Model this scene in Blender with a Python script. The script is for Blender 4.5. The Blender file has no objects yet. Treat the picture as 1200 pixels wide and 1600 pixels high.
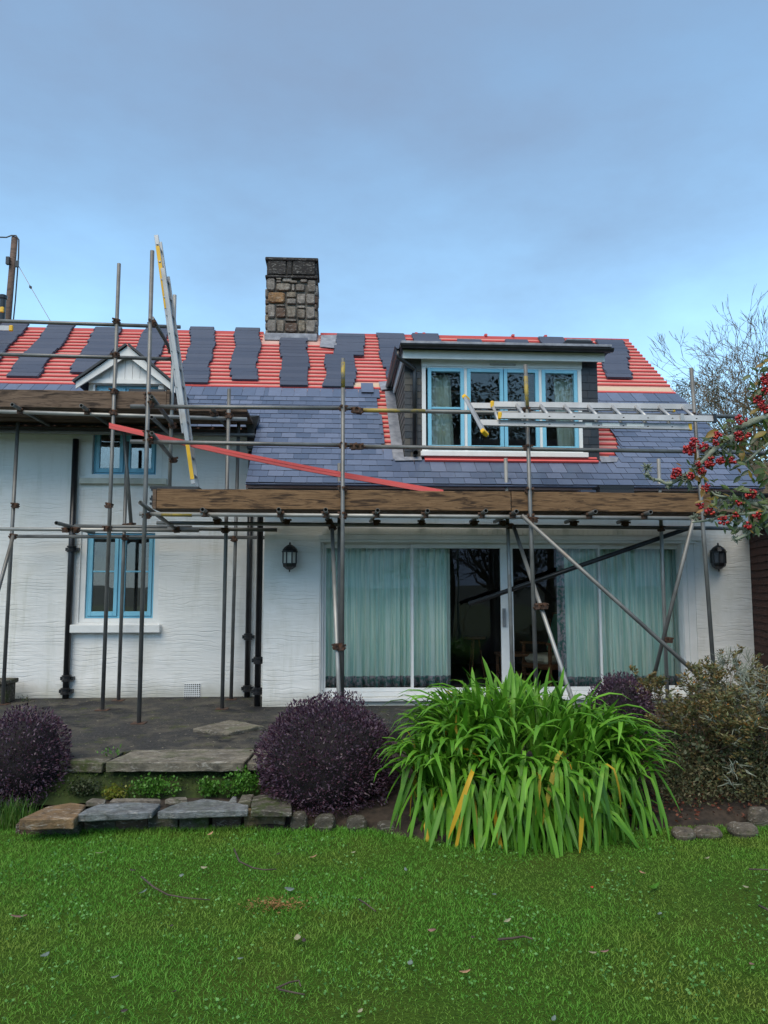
import bpy, math, random
import numpy as np
from math import sin, cos, tan, radians, pi, atan, sqrt
from mathutils import Vector, Matrix, Quaternion, noise
S = bpy.context.scene
C = S.collection
R = random.Random(7)

# ------------------------------------------------------------------ camera, world, sun, exposure
TH = radians(3.4); PITCH = atan(0.1); CZ = 1.85
cam = bpy.data.objects.new('camera', bpy.data.cameras.new('camera')); C.objects.link(cam)
cam.location = (0, 0, CZ); cam.rotation_euler = (pi/2 + PITCH, 0, -TH)
cam.data.sensor_fit = 'VERTICAL'; cam.data.sensor_height = 24; cam.data.lens = 18
cam.data.clip_start = 0.05; cam.data.clip_end = 3000
S.camera = cam

SUN_EL = radians(54); SUN_AZ = radians(205)          # azimuth from +Y, clockwise: behind the camera, a little left
W = bpy.data.worlds.new('World'); S.world = W; W.use_nodes = True
wn = W.node_tree; wn.nodes.clear()
def wnode(t, **k):
    n = wn.nodes.new(t)
    for a, b in k.items(): setattr(n, a, b)
    return n
sky = wnode('ShaderNodeTexSky', sky_type='NISHITA', sun_disc=False, sun_elevation=SUN_EL, sun_rotation=SUN_AZ)
sky.air_density = 1.0; sky.dust_density = 0.25; sky.ozone_density = 2.0
tc = wnode('ShaderNodeTexCoord')
mp = wnode('ShaderNodeMapping'); mp.inputs['Scale'].default_value = (1.0, 1.0, 2.2)
nz = wnode('ShaderNodeTexNoise'); nz.inputs['Scale'].default_value = 2.3; nz.inputs['Detail'].default_value = 7; nz.inputs['Roughness'].default_value = 0.58
sep = wnode('ShaderNodeSeparateXYZ')
rng = wnode('ShaderNodeMapRange'); rng.inputs[1].default_value = 0.32; rng.inputs[2].default_value = 0.72   # thicker cloud towards the zenith
rng.inputs[3].default_value = 0.18; rng.inputs[4].default_value = 1.0
ad = wnode('ShaderNodeMath', operation='MULTIPLY_ADD'); ad.inputs[1].default_value = 1.6; ad.inputs[2].default_value = -0.79
su = wnode('ShaderNodeMath', operation='ADD', use_clamp=True)
hz = wnode('ShaderNodeMapRange'); hz.inputs[1].default_value = 0.24; hz.inputs[2].default_value = 0.06   # cloud and murk thicken again low down, all round
hz.inputs[3].default_value = 0.0; hz.inputs[4].default_value = 0.85
su2 = wnode('ShaderNodeMath', operation='ADD', use_clamp=True)
hs = wnode('ShaderNodeHueSaturation'); hs.inputs['Saturation'].default_value = 0.90; hs.inputs['Value'].default_value = 1.0
tint = wnode('ShaderNodeMix', data_type='RGBA', blend_type='MULTIPLY'); tint.inputs[0].default_value = 1; tint.inputs[7].default_value = (0.90, 1.10, 1.05, 1)
mx = wnode('ShaderNodeMix', data_type='RGBA'); mx.inputs[7].default_value = (0.92, 1.34, 2.02, 1)
bg = wnode('ShaderNodeBackground'); bg.inputs['Strength'].default_value = 0.13
wo = wnode('ShaderNodeOutputWorld')
L = wn.links.new
L(tc.outputs['Generated'], mp.inputs[0]); L(mp.outputs[0], nz.inputs['Vector'])
L(tc.outputs['Generated'], sep.inputs[0]); L(sep.outputs[2], rng.inputs[0])
L(nz.outputs[0], ad.inputs[0]); L(ad.outputs[0], su.inputs[0]); L(rng.outputs[0], su.inputs[1])
L(sky.outputs[0], hs.inputs['Color']); L(hs.outputs[0], tint.inputs[6]); L(tint.outputs[2], mx.inputs[6])
L(sep.outputs[2], hz.inputs[0]); L(su.outputs[0], su2.inputs[0]); L(hz.outputs[0], su2.inputs[1]); L(su2.outputs[0], mx.inputs[0]); L(mx.outputs[2], bg.inputs['Color']); L(bg.outputs[0], wo.inputs[0])

sun = bpy.data.objects.new('sun', bpy.data.lights.new('sun', 'SUN')); C.objects.link(sun)
sun.data.energy = 1.5; sun.data.angle = radians(50); sun.data.color = (1.0, 0.90, 0.74)
sd = Vector((sin(SUN_AZ)*cos(SUN_EL), cos(SUN_AZ)*cos(SUN_EL), sin(SUN_EL)))
sun.rotation_euler = sd.to_track_quat('Z', 'Y').to_euler(); sun.location = (-6, -10, 14)
S.view_settings.view_transform = 'Standard'; S.view_settings.look = 'None'
S.view_settings.gamma = 1; S.view_settings.use_curve_mapping = False
S.view_settings.exposure = 1.15
S.cycles.max_bounces = 8; S.cycles.transparent_max_bounces = 24

# ------------------------------------------------------------------ measuring helpers: world axes run along (x) and into (y) the house
def ray(px, py):
    x = (px-600)/1200; y = (800-py)/1200
    a, b, c = x, cos(PITCH)-y*sin(PITCH), sin(PITCH)+y*cos(PITCH)
    return Vector((a*cos(TH)+b*sin(TH), -a*sin(TH)+b*cos(TH), c))
def P(px, py, v):                                     # the point of the upright plane y = v seen there
    d = ray(px, py); t = v/d.y
    return Vector((t*d.x, v, CZ+t*d.z))
def G(px, py, z):                                     # the point of the level plane z seen there
    d = ray(px, py); t = (z-CZ)/d.z
    return Vector((t*d.x, t*d.y, z))
E_V, E_Z, PH = 9.6, 3.13, radians(38)
TP = tan(PH)
def roof_z(v, off=0): return E_Z + TP*(v-E_V) + off/cos(PH)
def RF(px, py, off=0):                                # the point of the roof slope
    d = ray(px, py); t = (E_Z-TP*E_V-CZ+off/cos(PH))/(d.z-TP*d.y)
    return Vector((t*d.x, t*d.y, CZ+t*d.z))
RN = Vector((0, -sin(PH), cos(PH)))                   # roof normal
RU = Vector((0, cos(PH), sin(PH)))                    # up the slope

# ------------------------------------------------------------------ mesh builder
class MB:
    def __init__(s): s.v = []; s.f = []; s.m = []; s.cur = 0
    def add(s, vs, fs):
        n = len(s.v); s.v += [tuple(p) for p in vs]
        s.f += [tuple(i+n for i in f) for f in fs]; s.m += [s.cur]*len(fs); return s
    def box(s, x0, x1, y0, y1, z0, z1):
        x0, x1 = min(x0, x1), max(x0, x1); y0, y1 = min(y0, y1), max(y0, y1); z0, z1 = min(z0, z1), max(z0, z1)
        return s.add([(x0,y0,z0),(x1,y0,z0),(x1,y1,z0),(x0,y1,z0),(x0,y0,z1),(x1,y0,z1),(x1,y1,z1),(x0,y1,z1)],
              [(0,3,2,1),(4,5,6,7),(0,1,5,4),(1,2,6,5),(2,3,7,6),(3,0,4,7)])
    def bar(s, a, b, w, t, up=(0, 0, 1)):             # box from a to b, w wide (sideways), t thick along up
        a = Vector(a); b = Vector(b); d = (b-a).normalized(); sx = d.cross(Vector(up)).normalized(); u = sx.cross(d)
        q = []
        for p in (a, b):
            for i, j in ((-1,-1),(1,-1),(1,1),(-1,1)): q.append(p + sx*(i*w/2) + u*(j*t/2))
        return s.add(q, [(3,2,1,0),(4,5,6,7),(0,1,5,4),(1,2,6,5),(2,3,7,6),(3,0,4,7)])
    def tube(s, pts, r, n=8, hollow=False, caps=True):
        pts = [Vector(p) for p in pts]; k = len(pts)
        if not hasattr(r, '__len__'): r = [r]*k
        d0 = (pts[1]-pts[0]).normalized()
        x = d0.orthogonal().normalized()
        vs = []; fs = []
        for i in range(k):
            d = (pts[min(i+1, k-1)]-pts[max(i-1, 0)]).normalized()
            x = (x - d*x.dot(d)).normalized(); y = d.cross(x)
            for j in range(n):
                a = 2*pi*j/n; vs.append(pts[i] + (x*cos(a)+y*sin(a))*r[i])
        for i in range(k-1):
            for j in range(n):
                fs.append((i*n+j, i*n+(j+1)%n, (i+1)*n+(j+1)%n, (i+1)*n+j))
        if hollow:
            for e, sg in ((0, 1), (k-1, -1)):
                dd = ((pts[1]-pts[0]) if e == 0 else (pts[-2]-pts[-1])).normalized()
                b = len(vs)
                for j in range(n): vs.append(pts[e] + (vs[e*n+j]-pts[e])*0.83)
                for j in range(n): vs.append(vs[b+j] + dd*0.12)
                for j in range(n):
                    q = (e*n+j, e*n+(j+1)%n, b+(j+1)%n, b+j); q2 = (b+j, b+(j+1)%n, b+n+(j+1)%n, b+n+j)
                    fs += [q[::-sg], q2[::-sg]]
                fs.append(tuple(b+n+j for j in range(n))[::-sg])
        elif caps:
            fs.append(tuple(range(n))[::-1]); fs.append(tuple((k-1)*n+j for j in range(n)))
        return s.add(vs, fs)
    def lathe(s, prof, c, n=12, rot=0):
        vs = []; fs = []; k = len(prof)
        for r, z in prof:
            for j in range(n):
                a = 2*pi*j/n+rot; vs.append((c[0]+r*cos(a), c[1]+r*sin(a), c[2]+z))
        for i in range(k-1):
            for j in range(n): fs.append((i*n+j, i*n+(j+1)%n, (i+1)*n+(j+1)%n, (i+1)*n+j))
        fs.append(tuple(range(n))[::-1]); fs.append(tuple((k-1)*n+j for j in range(n)))
        return s.add(vs, fs)
    def prism(s, poly, d):                            # poly: 3-D points (anticlockwise seen against d), pushed along d
        n = len(poly); d = Vector(d)
        return s.add(list(map(Vector, poly)) + [Vector(p)+d for p in poly],
                     [tuple(range(n)), tuple(range(2*n-1, n-1, -1))] + [(j, n+j, n+(j+1) % n, (j+1) % n) for j in range(n)])
    def mesh(s, name, mats, o=(0, 0, 0), smooth=False):
        me = bpy.data.meshes.new(name); o = Vector(o)
        me.from_pydata([Vector(p)-o for p in s.v], [], s.f)
        for m in (mats if isinstance(mats, (list, tuple)) else [mats]): me.materials.append(m)
        if any(s.m): me.polygons.foreach_set('material_index', s.m)
        if smooth: me.polygons.foreach_set('use_smooth', [True]*len(s.f))
        me.update(); return me
    def build(s, name, mats, parent=None, smooth=False, bevel=0, fix=False, o=None):
        base = wloc(parent) if parent else Vector((0, 0, 0))
        if parent is None and o is None:
            a = np.array(s.v); o = Vector(((a[:,0].min()+a[:,0].max())/2, (a[:,1].min()+a[:,1].max())/2, a[:,2].min()))
        o = Vector(o) if o is not None else base
        me = s.mesh(name, mats, o, smooth)
        ob = bpy.data.objects.new(name, me); C.objects.link(ob)
        ob.location = o - base
        if parent: ob.parent = parent
        if fix:
            import bmesh
            bm = bmesh.new(); bm.from_mesh(me); bmesh.ops.recalc_face_normals(bm, faces=bm.faces); bm.to_mesh(me); bm.free()
        if bevel:
            md = ob.modifiers.new('bevel', 'BEVEL'); md.width = bevel; md.segments = 1; md.limit_method = 'ANGLE'
        return ob
def wloc(o):
    v = Vector(o.location)
    while o.parent: o = o.parent; v = v + Vector(o.location)
    return v
def tag(o, label=None, cat=None, group=None, kind=None):
    if label: o['label'] = label
    if cat: o['category'] = cat
    if group: o['group'] = group
    if kind: o['kind'] = kind
    return o
def thing(name, loc, label, cat, group=None):
    o = bpy.data.objects.new(name, None); C.objects.link(o); o.location = loc; o.empty_display_size = 0.2
    return tag(o, label, cat, group)
def inst(name, me, parent, loc, rot=None, scale=None):  # a piece that shares mesh data
    o = bpy.data.objects.new(name, me); C.objects.link(o)
    o.location = Vector(loc) - (wloc(parent) if parent else Vector((0, 0, 0)))
    if rot is not None:
        if isinstance(rot, Matrix): o.rotation_euler = rot.to_euler()
        else: o.rotation_euler = rot
    if scale is not None: o.scale = scale
    if parent: o.parent = parent
    return o
def raw(name, V, F, mats, mi=None, smooth=False):      # numpy arrays -> mesh; F is (n,3) or (n,4)
    me = bpy.data.meshes.new(name); k = F.shape[1]
    me.vertices.add(len(V)); me.vertices.foreach_set('co', np.ascontiguousarray(V, dtype=np.float32).ravel())
    me.loops.add(F.size); me.loops.foreach_set('vertex_index', np.ascontiguousarray(F, dtype=np.int32).ravel())
    me.polygons.add(len(F)); me.polygons.foreach_set('loop_start', np.arange(0, F.size, k, dtype=np.int32))
    for m in (mats if isinstance(mats, (list, tuple)) else [mats]): me.materials.append(m)
    if mi is not None: me.polygons.foreach_set('material_index', np.asarray(mi, dtype=np.int32))
    if smooth: me.polygons.foreach_set('use_smooth', [True]*len(F))
    me.update(calc_edges=True); return me

# ------------------------------------------------------------------ materials
class NT:
    def __init__(s, name):
        s.m = bpy.data.materials.new(name); s.m.use_nodes = True; s.t = s.m.node_tree
        s.b = s.t.nodes['Principled BSDF']; s.out = s.t.nodes['Material Output']; s._c = None
    def n(s, t, ins=None, **k):
        x = s.t.nodes.new(t)
        for a, b in k.items(): setattr(x, a, b)
        for a, b in (ins or {}).items(): s.set(x.inputs[a], b)
        return x
    def set(s, sock, v):
        if hasattr(v, 'node'): s.t.links.new(v, sock)
        else: sock.default_value = v
    def co(s, scale=(1, 1, 1), rot=(0, 0, 0)):
        if s._c is None: s._c = s.n('ShaderNodeTexCoord').outputs['Object']
        return s.n('ShaderNodeMapping', {'Vector': s._c, 'Scale': scale, 'Rotation': rot}).outputs[0]
    def noise(s, sc, det=4, ro=0.55, scale=(1, 1, 1), dist=0, col=False):
        x = s.n('ShaderNodeTexNoise', {'Vector': s.co(scale), 'Scale': sc, 'Detail': det, 'Roughness': ro, 'Distortion': dist})
        return x.outputs['Color' if col else 0]
    def ramp(s, fac, stops, mode='LINEAR'):
        x = s.n('ShaderNodeValToRGB', {'Fac': fac}); r = x.color_ramp; r.interpolation = mode
        while len(r.elements) < len(stops): r.elements.new(0.5)
        for e, (p, c) in zip(r.elements, stops):
            e.position = p; e.color = (*c, 1) if len(c) == 3 else c
        return x.outputs[0]
    def mix(s, f, a, b, mode='MIX'):
        x = s.n('ShaderNodeMix', data_type='RGBA', blend_type=mode)
        s.set(x.inputs[0], f); s.set(x.inputs[6], a if hasattr(a, 'node') else (*a, 1)); s.set(x.inputs[7], b if hasattr(b, 'node') else (*b, 1))
        return x.outputs[2]
    def math(s, op, a, b=0.0, clamp=False):
        x = s.n('ShaderNodeMath', operation=op, use_clamp=clamp); s.set(x.inputs[0], a); s.set(x.inputs[1], b); return x.outputs[0]
    def rnd(s):                                        # differs from object to object and from loose piece to loose piece
        a = s.n('ShaderNodeObjectInfo').outputs['Random']; b = s.n('ShaderNodeNewGeometry').outputs['Random Per Island']
        return s.math('FRACT', s.math('ADD', a, b))
    def step(s, fac, a, b): return s.n('ShaderNodeMapRange', {0: fac, 1: a, 2: b}).outputs[0]
    def bump(s, h, st, d=0.01):
        x = s.n('ShaderNodeBump', {'Height': h, 'Strength': st, 'Distance': d}); s.set(s.b.inputs['Normal'], x.outputs[0])
    def fin(s, col=None, rough=0.6, metal=0, spec=0.5):
        if col is not None: s.set(s.b.inputs['Base Color'], col if hasattr(col, 'node') else (*col, 1))
        s.set(s.b.inputs['Roughness'], rough); s.b.inputs['Metallic'].default_value = metal
        s.b.inputs['Specular IOR Level'].default_value = spec
        return s.m
def simple(name, a, b, sc=8, rough=0.6, metal=0, spec=0.5, scale=(1, 1, 1), bump=0.0, det=4, lo=0.3, hi=0.7):
    t = NT(name); f = t.noise(sc, det, scale=scale)
    c = t.ramp(f, [(lo, a), (hi, b)])
    if bump: t.bump(f, bump)
    return t.fin(c, rough, metal, spec)
def M_slate(name, a, b, rough=0.42):
    t = NT(name); r = t.rnd(); n = t.noise(14, 5, 0.6)
    c = t.mix(t.math('MULTIPLY', n, 0.55), t.ramp(r, [(0, a), (1, b)]), tuple(x*0.55 for x in a))
    t.bump(t.noise(30, 5), 0.25, 0.004)
    return t.fin(c, t.math('ADD', t.math('MULTIPLY', r, 0.15), rough), spec=0.55)
slate = M_slate('slate', (.080,.108,.175), (.165,.20,.30), 0.30)
slate_new = M_slate('new_slate', (.046,.060,.098), (.068,.084,.128), 0.5)
slate_wet = M_slate('hung_slate', (.016,.018,.022), (.034,.036,.042), 0.35)
slate_old = M_slate('weathered_slate', (.075,.07,.062), (.14,.13,.115), 0.7)
def M_batten():
    t = NT('red_treated_batten'); n = t.noise(6, 5, scale=(1, 8, 8)); r = t.rnd()
    c = t.mix(n, (.56,.070,.072), (.64,.135,.125)); c = t.mix(t.math('MULTIPLY', r, 0.35), c, (.56,.075,.068))
    return t.fin(c, 0.75)
batten_m = M_batten()
underlay = simple('roof_underlay', (.44,.24,.21), (.56,.36,.31), 3, 0.8)
def M_render():
    t = NT('white_combed_render')
    big = t.noise(1.1, 2, 0.5, scale=(1.0, 1.0, 2.6)); mid = t.noise(5, 2, 0.5, scale=(1, 1, 2.0))
    geo = t._c
    sp = t.n('ShaderNodeSeparateXYZ', {0: geo})
    zz = t.math('ADD', t.math('ADD', sp.outputs[2], t.math('MULTIPLY', big, 0.22)), t.math('MULTIPLY', mid, 0.045))
    w = t.math('FRACT', t.math('MULTIPLY', zz, 19.0))
    h = t.n('ShaderNodeMapRange', {0: w, 1: 0.0, 2: 0.20}, interpolation_type='SMOOTHSTEP').outputs[0]
    h2 = t.n('ShaderNodeMapRange', {0: w, 1: 1.0, 2: 0.93}, interpolation_type='SMOOTHSTEP').outputs[0]
    hh = t.math('MULTIPLY', h, h2)
    on = t.step(t.noise(2.2, 3, scale=(.7, 1, 2.2)), 0.40, 0.66)
    hh = t.math('ADD', t.math('MULTIPLY', t.math('MULTIPLY', hh, on), 1.0), t.math('MULTIPLY', t.noise(70, 3), 0.12))
    t.bump(hh, 0.42, 0.015)
    dirt = t.step(t.noise(1.6, 5, 0.65, scale=(1, 1, .6)), 0.52, 0.8)
    c = t.mix(t.math('MULTIPLY', dirt, 0.6), (.79,.785,.765), (.56,.545,.47))
    stk = t.math('MULTIPLY', t.step(t.noise(3.2, 6, 0.7, scale=(2.4, 1, .22)), 0.50, 0.70), t.step(t.noise(0.8, 3), 0.42, 0.62))
    c = t.mix(t.math('MULTIPLY', stk, 0.40), c, (.40,.40,.30))
    foot = t.step(t.math('ADD', sp.outputs[2], t.math('MULTIPLY', t.noise(6, 4), 0.16)), 0.30, 0.12)   # splash dirt along the foot of the wall
    c = t.mix(t.math('MULTIPLY', foot, 0.55), c, (.30,.29,.22))
    return t.fin(c, 0.8, spec=0.3)
render_m = M_render()
white = simple('white_paint', (.70,.71,.70), (.80,.80,.79), 5, 0.45)
cream = simple('cream_stone_paint', (.42,.42,.36), (.62,.61,.54), 7, 0.7, bump=0.1)
blue = simple('blue_paint', (.18,.47,.63), (.23,.54,.70), 4, 0.4)
black = simple('black_gloss', (.010,.010,.012), (.022,.022,.024), 9, 0.32)
lead = simple('lead_sheet', (.16,.17,.20), (.34,.35,.39), 9, 0.5, 0.2, bump=0.15)
def M_board(name, a, b, dark, sc=1.0):
    t = NT(name); r = t.n('ShaderNodeObjectInfo').outputs['Random']
    off = t.n('ShaderNodeCombineXYZ', {0: t.math('MULTIPLY', r, 37.0), 1: t.math('MULTIPLY', r, 11.0), 2: t.math('MULTIPLY', r, 5.0)})
    v = t.n('ShaderNodeVectorMath', {0: t.co((1.6*sc, 20*sc, 26*sc)), 1: off.outputs[0]}, operation='ADD').outputs[0]
    g = t.n('ShaderNodeTexNoise', {'Vector': v, 'Scale': 2.6, 'Detail': 8, 'Roughness': 0.68, 'Distortion': 0.6}).outputs[0]
    v2 = t.n('ShaderNodeVectorMath', {0: t.co((1.3*sc, 6*sc, 9*sc)), 1: off.outputs[0]}, operation='ADD').outputs[0]
    k = t.n('ShaderNodeTexNoise', {'Vector': v2, 'Scale': 2.0, 'Detail': 4, 'Roughness': 0.6, 'Distortion': 1.2}).outputs[0]
    c = t.ramp(g, [(0.28, b), (0.62, a)])
    c = t.mix(t.math('MULTIPLY', t.step(k, 0.50, 0.64), 0.85), c, dark)
    t.bump(g, 0.35, 0.006)
    return t.fin(c, 0.82, spec=0.25)
board = M_board('weathered_scaffold_board', (.235,.140,.074), (.088,.048,.025), (.026,.016,.012))
board_old = M_board('grey_scaffold_board', (.18,.125,.09), (.075,.048,.034), (.024,.017,.014))
timber_dark = M_board('dark_stained_timber', (.075,.032,.026), (.035,.016,.014), (.018,.010,.010))
chair_wood = M_board('brown_chair_wood', (.22,.10,.045), (.12,.05,.025), (.06,.03,.02))
pole_wood = M_board('grey_brown_pole_wood', (.16,.11,.09), (.09,.065,.055), (.05,.04,.035))
def M_steel(name='galvanised_steel', base=((.115,.115,.112), (.21,.21,.203)), paint=None):
    t = NT(name); n = t.noise(4, 5, 0.6); c = t.ramp(n, [(0.3, base[0]), (0.7, base[1])])
    rust = t.step(t.noise(3.1, 6, 0.7), 0.62, 0.74)
    c = t.mix(t.math('MULTIPLY', rust, 0.55), c, (.16,.10,.065))
    if paint:
        c = t.mix(t.step(t.noise(1.4, 5, 0.6, scale=(1, 1, 1)), 0.44, 0.52), c, paint)
    t.bump(t.noise(60, 3), 0.08)
    return t.fin(c, t.math('ADD', t.math('MULTIPLY', n, 0.3), 0.30), 0.35)
steel = M_steel()
steel_pale = M_steel('pale_galvanised_steel', ((.24,.242,.235), (.38,.38,.365)))
steel_yel = M_steel('yellow_marked_steel', paint=(.38,.27,.035))
rusty = simple('rusty_coupler', (.04,.03,.026), (.13,.062,.035), 22, 0.75, 0.3, bump=0.2)
alu = simple('ladder_aluminium', (.34,.345,.35), (.46,.465,.47), 5, 0.45, 0.4)
yellow = simple('yellow_plastic', (.72,.40,.012), (.84,.50,.02), 6, 0.45)
def M_glass(name, refl, tint):
    t = NT(name); t.t.nodes.remove(t.b)
    fr = t.n('ShaderNodeFresnel', {'IOR': refl})
    wob = t.n('ShaderNodeBump', {'Height': t.noise(1.3, 2), 'Strength': 0.06, 'Distance': 0.03})
    g = t.n('ShaderNodeBsdfGlossy', {'Color': (1, 1, 1, 1), 'Roughness': 0.0, 'Normal': wob.outputs[0]})
    tr = t.n('ShaderNodeBsdfTransparent', {'Color': (*tint, 1)})
    ms = t.n('ShaderNodeMixShader'); t.set(ms.inputs[0], fr.outputs[0]); t.set(ms.inputs[1], tr.outputs[0]); t.set(ms.inputs[2], g.outputs[0])
    t.t.links.new(ms.outputs[0], t.out.inputs['Surface']); return t.m
glass = M_glass('window_glass', 2.1, (.93,.95,.95))
glass_dormer = M_glass('dormer_glass', 1.5, (.93,.95,.95))
glass_door = M_glass('door_glass', 1.45, (.99,1,1))
def M_curtain(name, a, b, band=None):
    t = NT(name); c = t.mix(t.step(t.noise(3, 3, scale=(9, 9, .35)), .36, .66), a, b)  # upright stripes in the cloth colour imitate light and dark on the folds
    return t.fin(c, 0.9, spec=0.1)
teal = M_curtain('teal_curtain_cloth', (.44,.66,.58), (.86,.92,.80))
teal_trim = simple('floral_trim_cloth', (.10,.22,.20), (.50,.40,.42), 22, 0.9, det=2, lo=0.42, hi=0.58)
pale_cloth = M_curtain('pale_green_curtain_cloth', (.56,.62,.50), (.68,.72,.60))
def M_asphalt():
    t = NT('mossy_asphalt'); f = t.noise(38, 4, 0.75); c = t.ramp(f, [(0.32, (.012,.012,.013)), (0.70, (.060,.058,.057))])
    c = t.mix(t.math('MULTIPLY', t.step(t.noise(1.7, 7, 0.72, scale=(1.6, 1.3, 1)), 0.46, 0.62), 0.8), c, (.10,.09,.07))
    c = t.mix(t.step(t.noise(2.6, 8, 0.75, scale=(1.3, 1.2, 1)), 0.56, 0.64), c, (.050,.062,.016))
    c = t.mix(t.step(t.noise(0.9, 5, 0.7, scale=(1.5, 1.6, 1)), 0.54, 0.62), c, (.014,.014,.016))
    sp = t.step(t.noise(26, 2, 0.6), 0.68, 0.72); c = t.mix(sp, c, (.32,.28,.21))
    t.bump(f, 0.8, 0.01); return t.fin(c, 0.75, spec=0.25)
asphalt = M_asphalt()
def M_stone(name, cols, sc=7, moss=0.0, rough=0.8):
    t = NT(name); r = t.rnd(); n = t.noise(sc, 8, 0.72); st = t.noise(sc*1.3, 6, 0.7, scale=(1, 3, 3), dist=1.2)
    k = len(cols); c = t.ramp(r, [(i/(k-1) if k > 1 else 0, x) for i, x in enumerate(cols)])
    c = t.mix(t.step(n, 0.40, 0.66), t.mix(0.62, c, (.025,.022,.02)), c)
    c = t.mix(t.math('MULTIPLY', t.step(st, 0.54, 0.64), 0.55), c, t.mix(0.6, c, (.66,.63,.58)))
    c = t.mix(t.math('MULTIPLY', t.step(t.noise(sc*3.2, 4, 0.7), 0.58, 0.66), 0.7), c, t.mix(0.75, c, (.02,.02,.02)))
    if moss: c = t.mix(t.math('MULTIPLY', t.step(t.noise(3.5, 7, 0.75), 0.50, 0.60), moss), c, (.040,.060,.010))
    t.bump(t.math('ADD', n, t.math('MULTIPLY', st, 0.6)), 0.9, 0.02); return t.fin(c, rough, spec=0.3)
st_chim = M_stone('grey_chimney_stone', [(.26,.235,.21), (.38,.34,.30), (.31,.265,.21), (.20,.175,.155), (.34,.28,.20)], 11)
st_org = M_stone('ochre_chimney_stone', [(.40,.24,.11), (.36,.20,.09)], 9)
st_brn = M_stone('brown_chimney_stone', [(.12,.075,.055), (.16,.10,.07)], 9)
st_blk = M_stone('sooty_chimney_stone', [(.020,.019,.021), (.042,.038,.038)], 8)
mortar = simple('dark_mortar', (.09,.08,.07), (.20,.18,.155), 12, 0.9, bump=0.4)
st_blue = M_stone('blue_grey_step_stone', [(.17,.20,.225), (.25,.26,.27)], 9, 0.25)
st_tan = M_stone('tan_step_stone', [(.26,.165,.085), (.28,.19,.11)], 6, 0.3)
st_dark = M_stone('dark_edging_stone', [(.085,.078,.06), (.13,.115,.09)], 8, 0.8)
st_grey = M_stone('grey_edging_stone', [(.20,.17,.14), (.26,.23,.19)], 8, 0.4)
st_mid = M_stone('brown_grey_edging_stone', [(.16,.13,.10), (.20,.17,.135)], 8, 0.4)
concrete = M_stone('old_concrete', [(.19,.168,.13), (.24,.215,.17)], 6, 0.45)
moss_slab = M_stone('mossy_concrete', [(.14,.13,.09), (.17,.155,.11)], 6, 1.0)
mossy = simple('moss', (.010,.018,.004), (.035,.055,.008), 11, 0.95, bump=0.8)
soil = simple('damp_soil', (.014,.010,.007), (.05,.035,.025), 16, 0.95, bump=0.8)
litter_m = simple('red_leaf_litter', (.10,.02,.014), (.24,.08,.04), 30, 0.8)
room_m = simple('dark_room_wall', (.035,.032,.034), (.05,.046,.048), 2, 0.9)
room_floor = simple('room_carpet', (.03,.028,.03), (.05,.045,.045), 10, 0.95)
green_cloth = simple('green_cushion_cloth', (.06,.22,.12), (.09,.28,.16), 10, 0.9)
cream_cloth = simple('cream_cushion_cloth', (.48,.45,.33), (.56,.53,.40), 10, 0.9)
def M_leaf(name, cols, rough=0.45, trans=0.25, patch=None, spec=0.4, sc=1.2):
    t = NT(name); r = t.rnd(); k = len(cols)
    c = t.ramp(r, [(i/max(1, k-1), x) for i, x in enumerate(cols)])
    if patch: c = t.mix(t.step(t.noise(sc, 5, 0.6), patch[1], patch[2]), c, patch[0])
    t.fin(c, rough, spec=spec)
    if trans:
        tr = t.n('ShaderNodeBsdfTranslucent'); t.set(tr.inputs[0], c); ms = t.n('ShaderNodeMixShader', {0: trans})
        t.t.links.new(t.b.outputs[0], ms.inputs[1]); t.t.links.new(tr.outputs[0], ms.inputs[2]); t.t.links.new(ms.outputs[0], t.out.inputs['Surface'])
    return t.m

# ------------------------------------------------------------------ the ground and what it carries
PZ = 0.37                                             # patio level
VG, VM, VD = 9.95, 10.90, 10.15                       # garden room front, main wall front, dormer front
ground = MB().box(-400, 400, -400, 900, -0.6, -0.05).build('ground', simple('rough_meadow', (.03,.055,.012), (.06,.08,.02), 0.5, 0.95)); tag(ground, kind='structure')
def M_turf():
    t = NT('lawn_turf'); a = t.noise(60, 3, 0.7); c = t.ramp(a, [(0.25, (.02,.042,.006)), (0.8, (.065,.13,.014))])
    c = t.mix(t.math('MULTIPLY', t.step(t.noise(1.3, 4), 0.5, 0.75), 0.6), c, (.06,.07,.012))
    t.bump(a, 0.8, 0.02); return t.fin(c, 0.95, spec=0.1)
def lawn_z(x, y): return 0.025*noise.noise(Vector((x*.5, y*.5, 0))) - 0.012
mb = MB(); nx, ny = 46, 40
for j in range(ny+1):
    for i in range(nx+1):
        x = -9+18*i/nx; y = -9+15.4*j/ny; mb.v.append((x, y, lawn_z(x, y) if y > 0 else lawn_z(x, 0)))
for j in range(ny):
    for i in range(nx): a = j*(nx+1)+i; mb.f.append((a, a+1, a+nx+2, a+nx+1)); mb.m.append(0)
lawn = tag(mb.build('lawn', M_turf(), smooth=True), kind='structure')

# patio: asphalt sheet, its front edge stepping back behind the planting on the right
pt = MB()
edge = [(-8, 7.05), (-1.95, 7.05), (-1.95, 7.32), (-0.2, 7.34), (0.2, 8.2), (5.4, 8.2)]
poly = [(x, y, 0.02) for x, y in edge] + [(5.4, 11.2, 0.02), (-8, 11.2, 0.02)]
pt.prism([Vector(p) for p in poly], (0, 0, PZ-0.02))
patio = tag(pt.build('patio', asphalt, fix=True), kind='structure')
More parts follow.
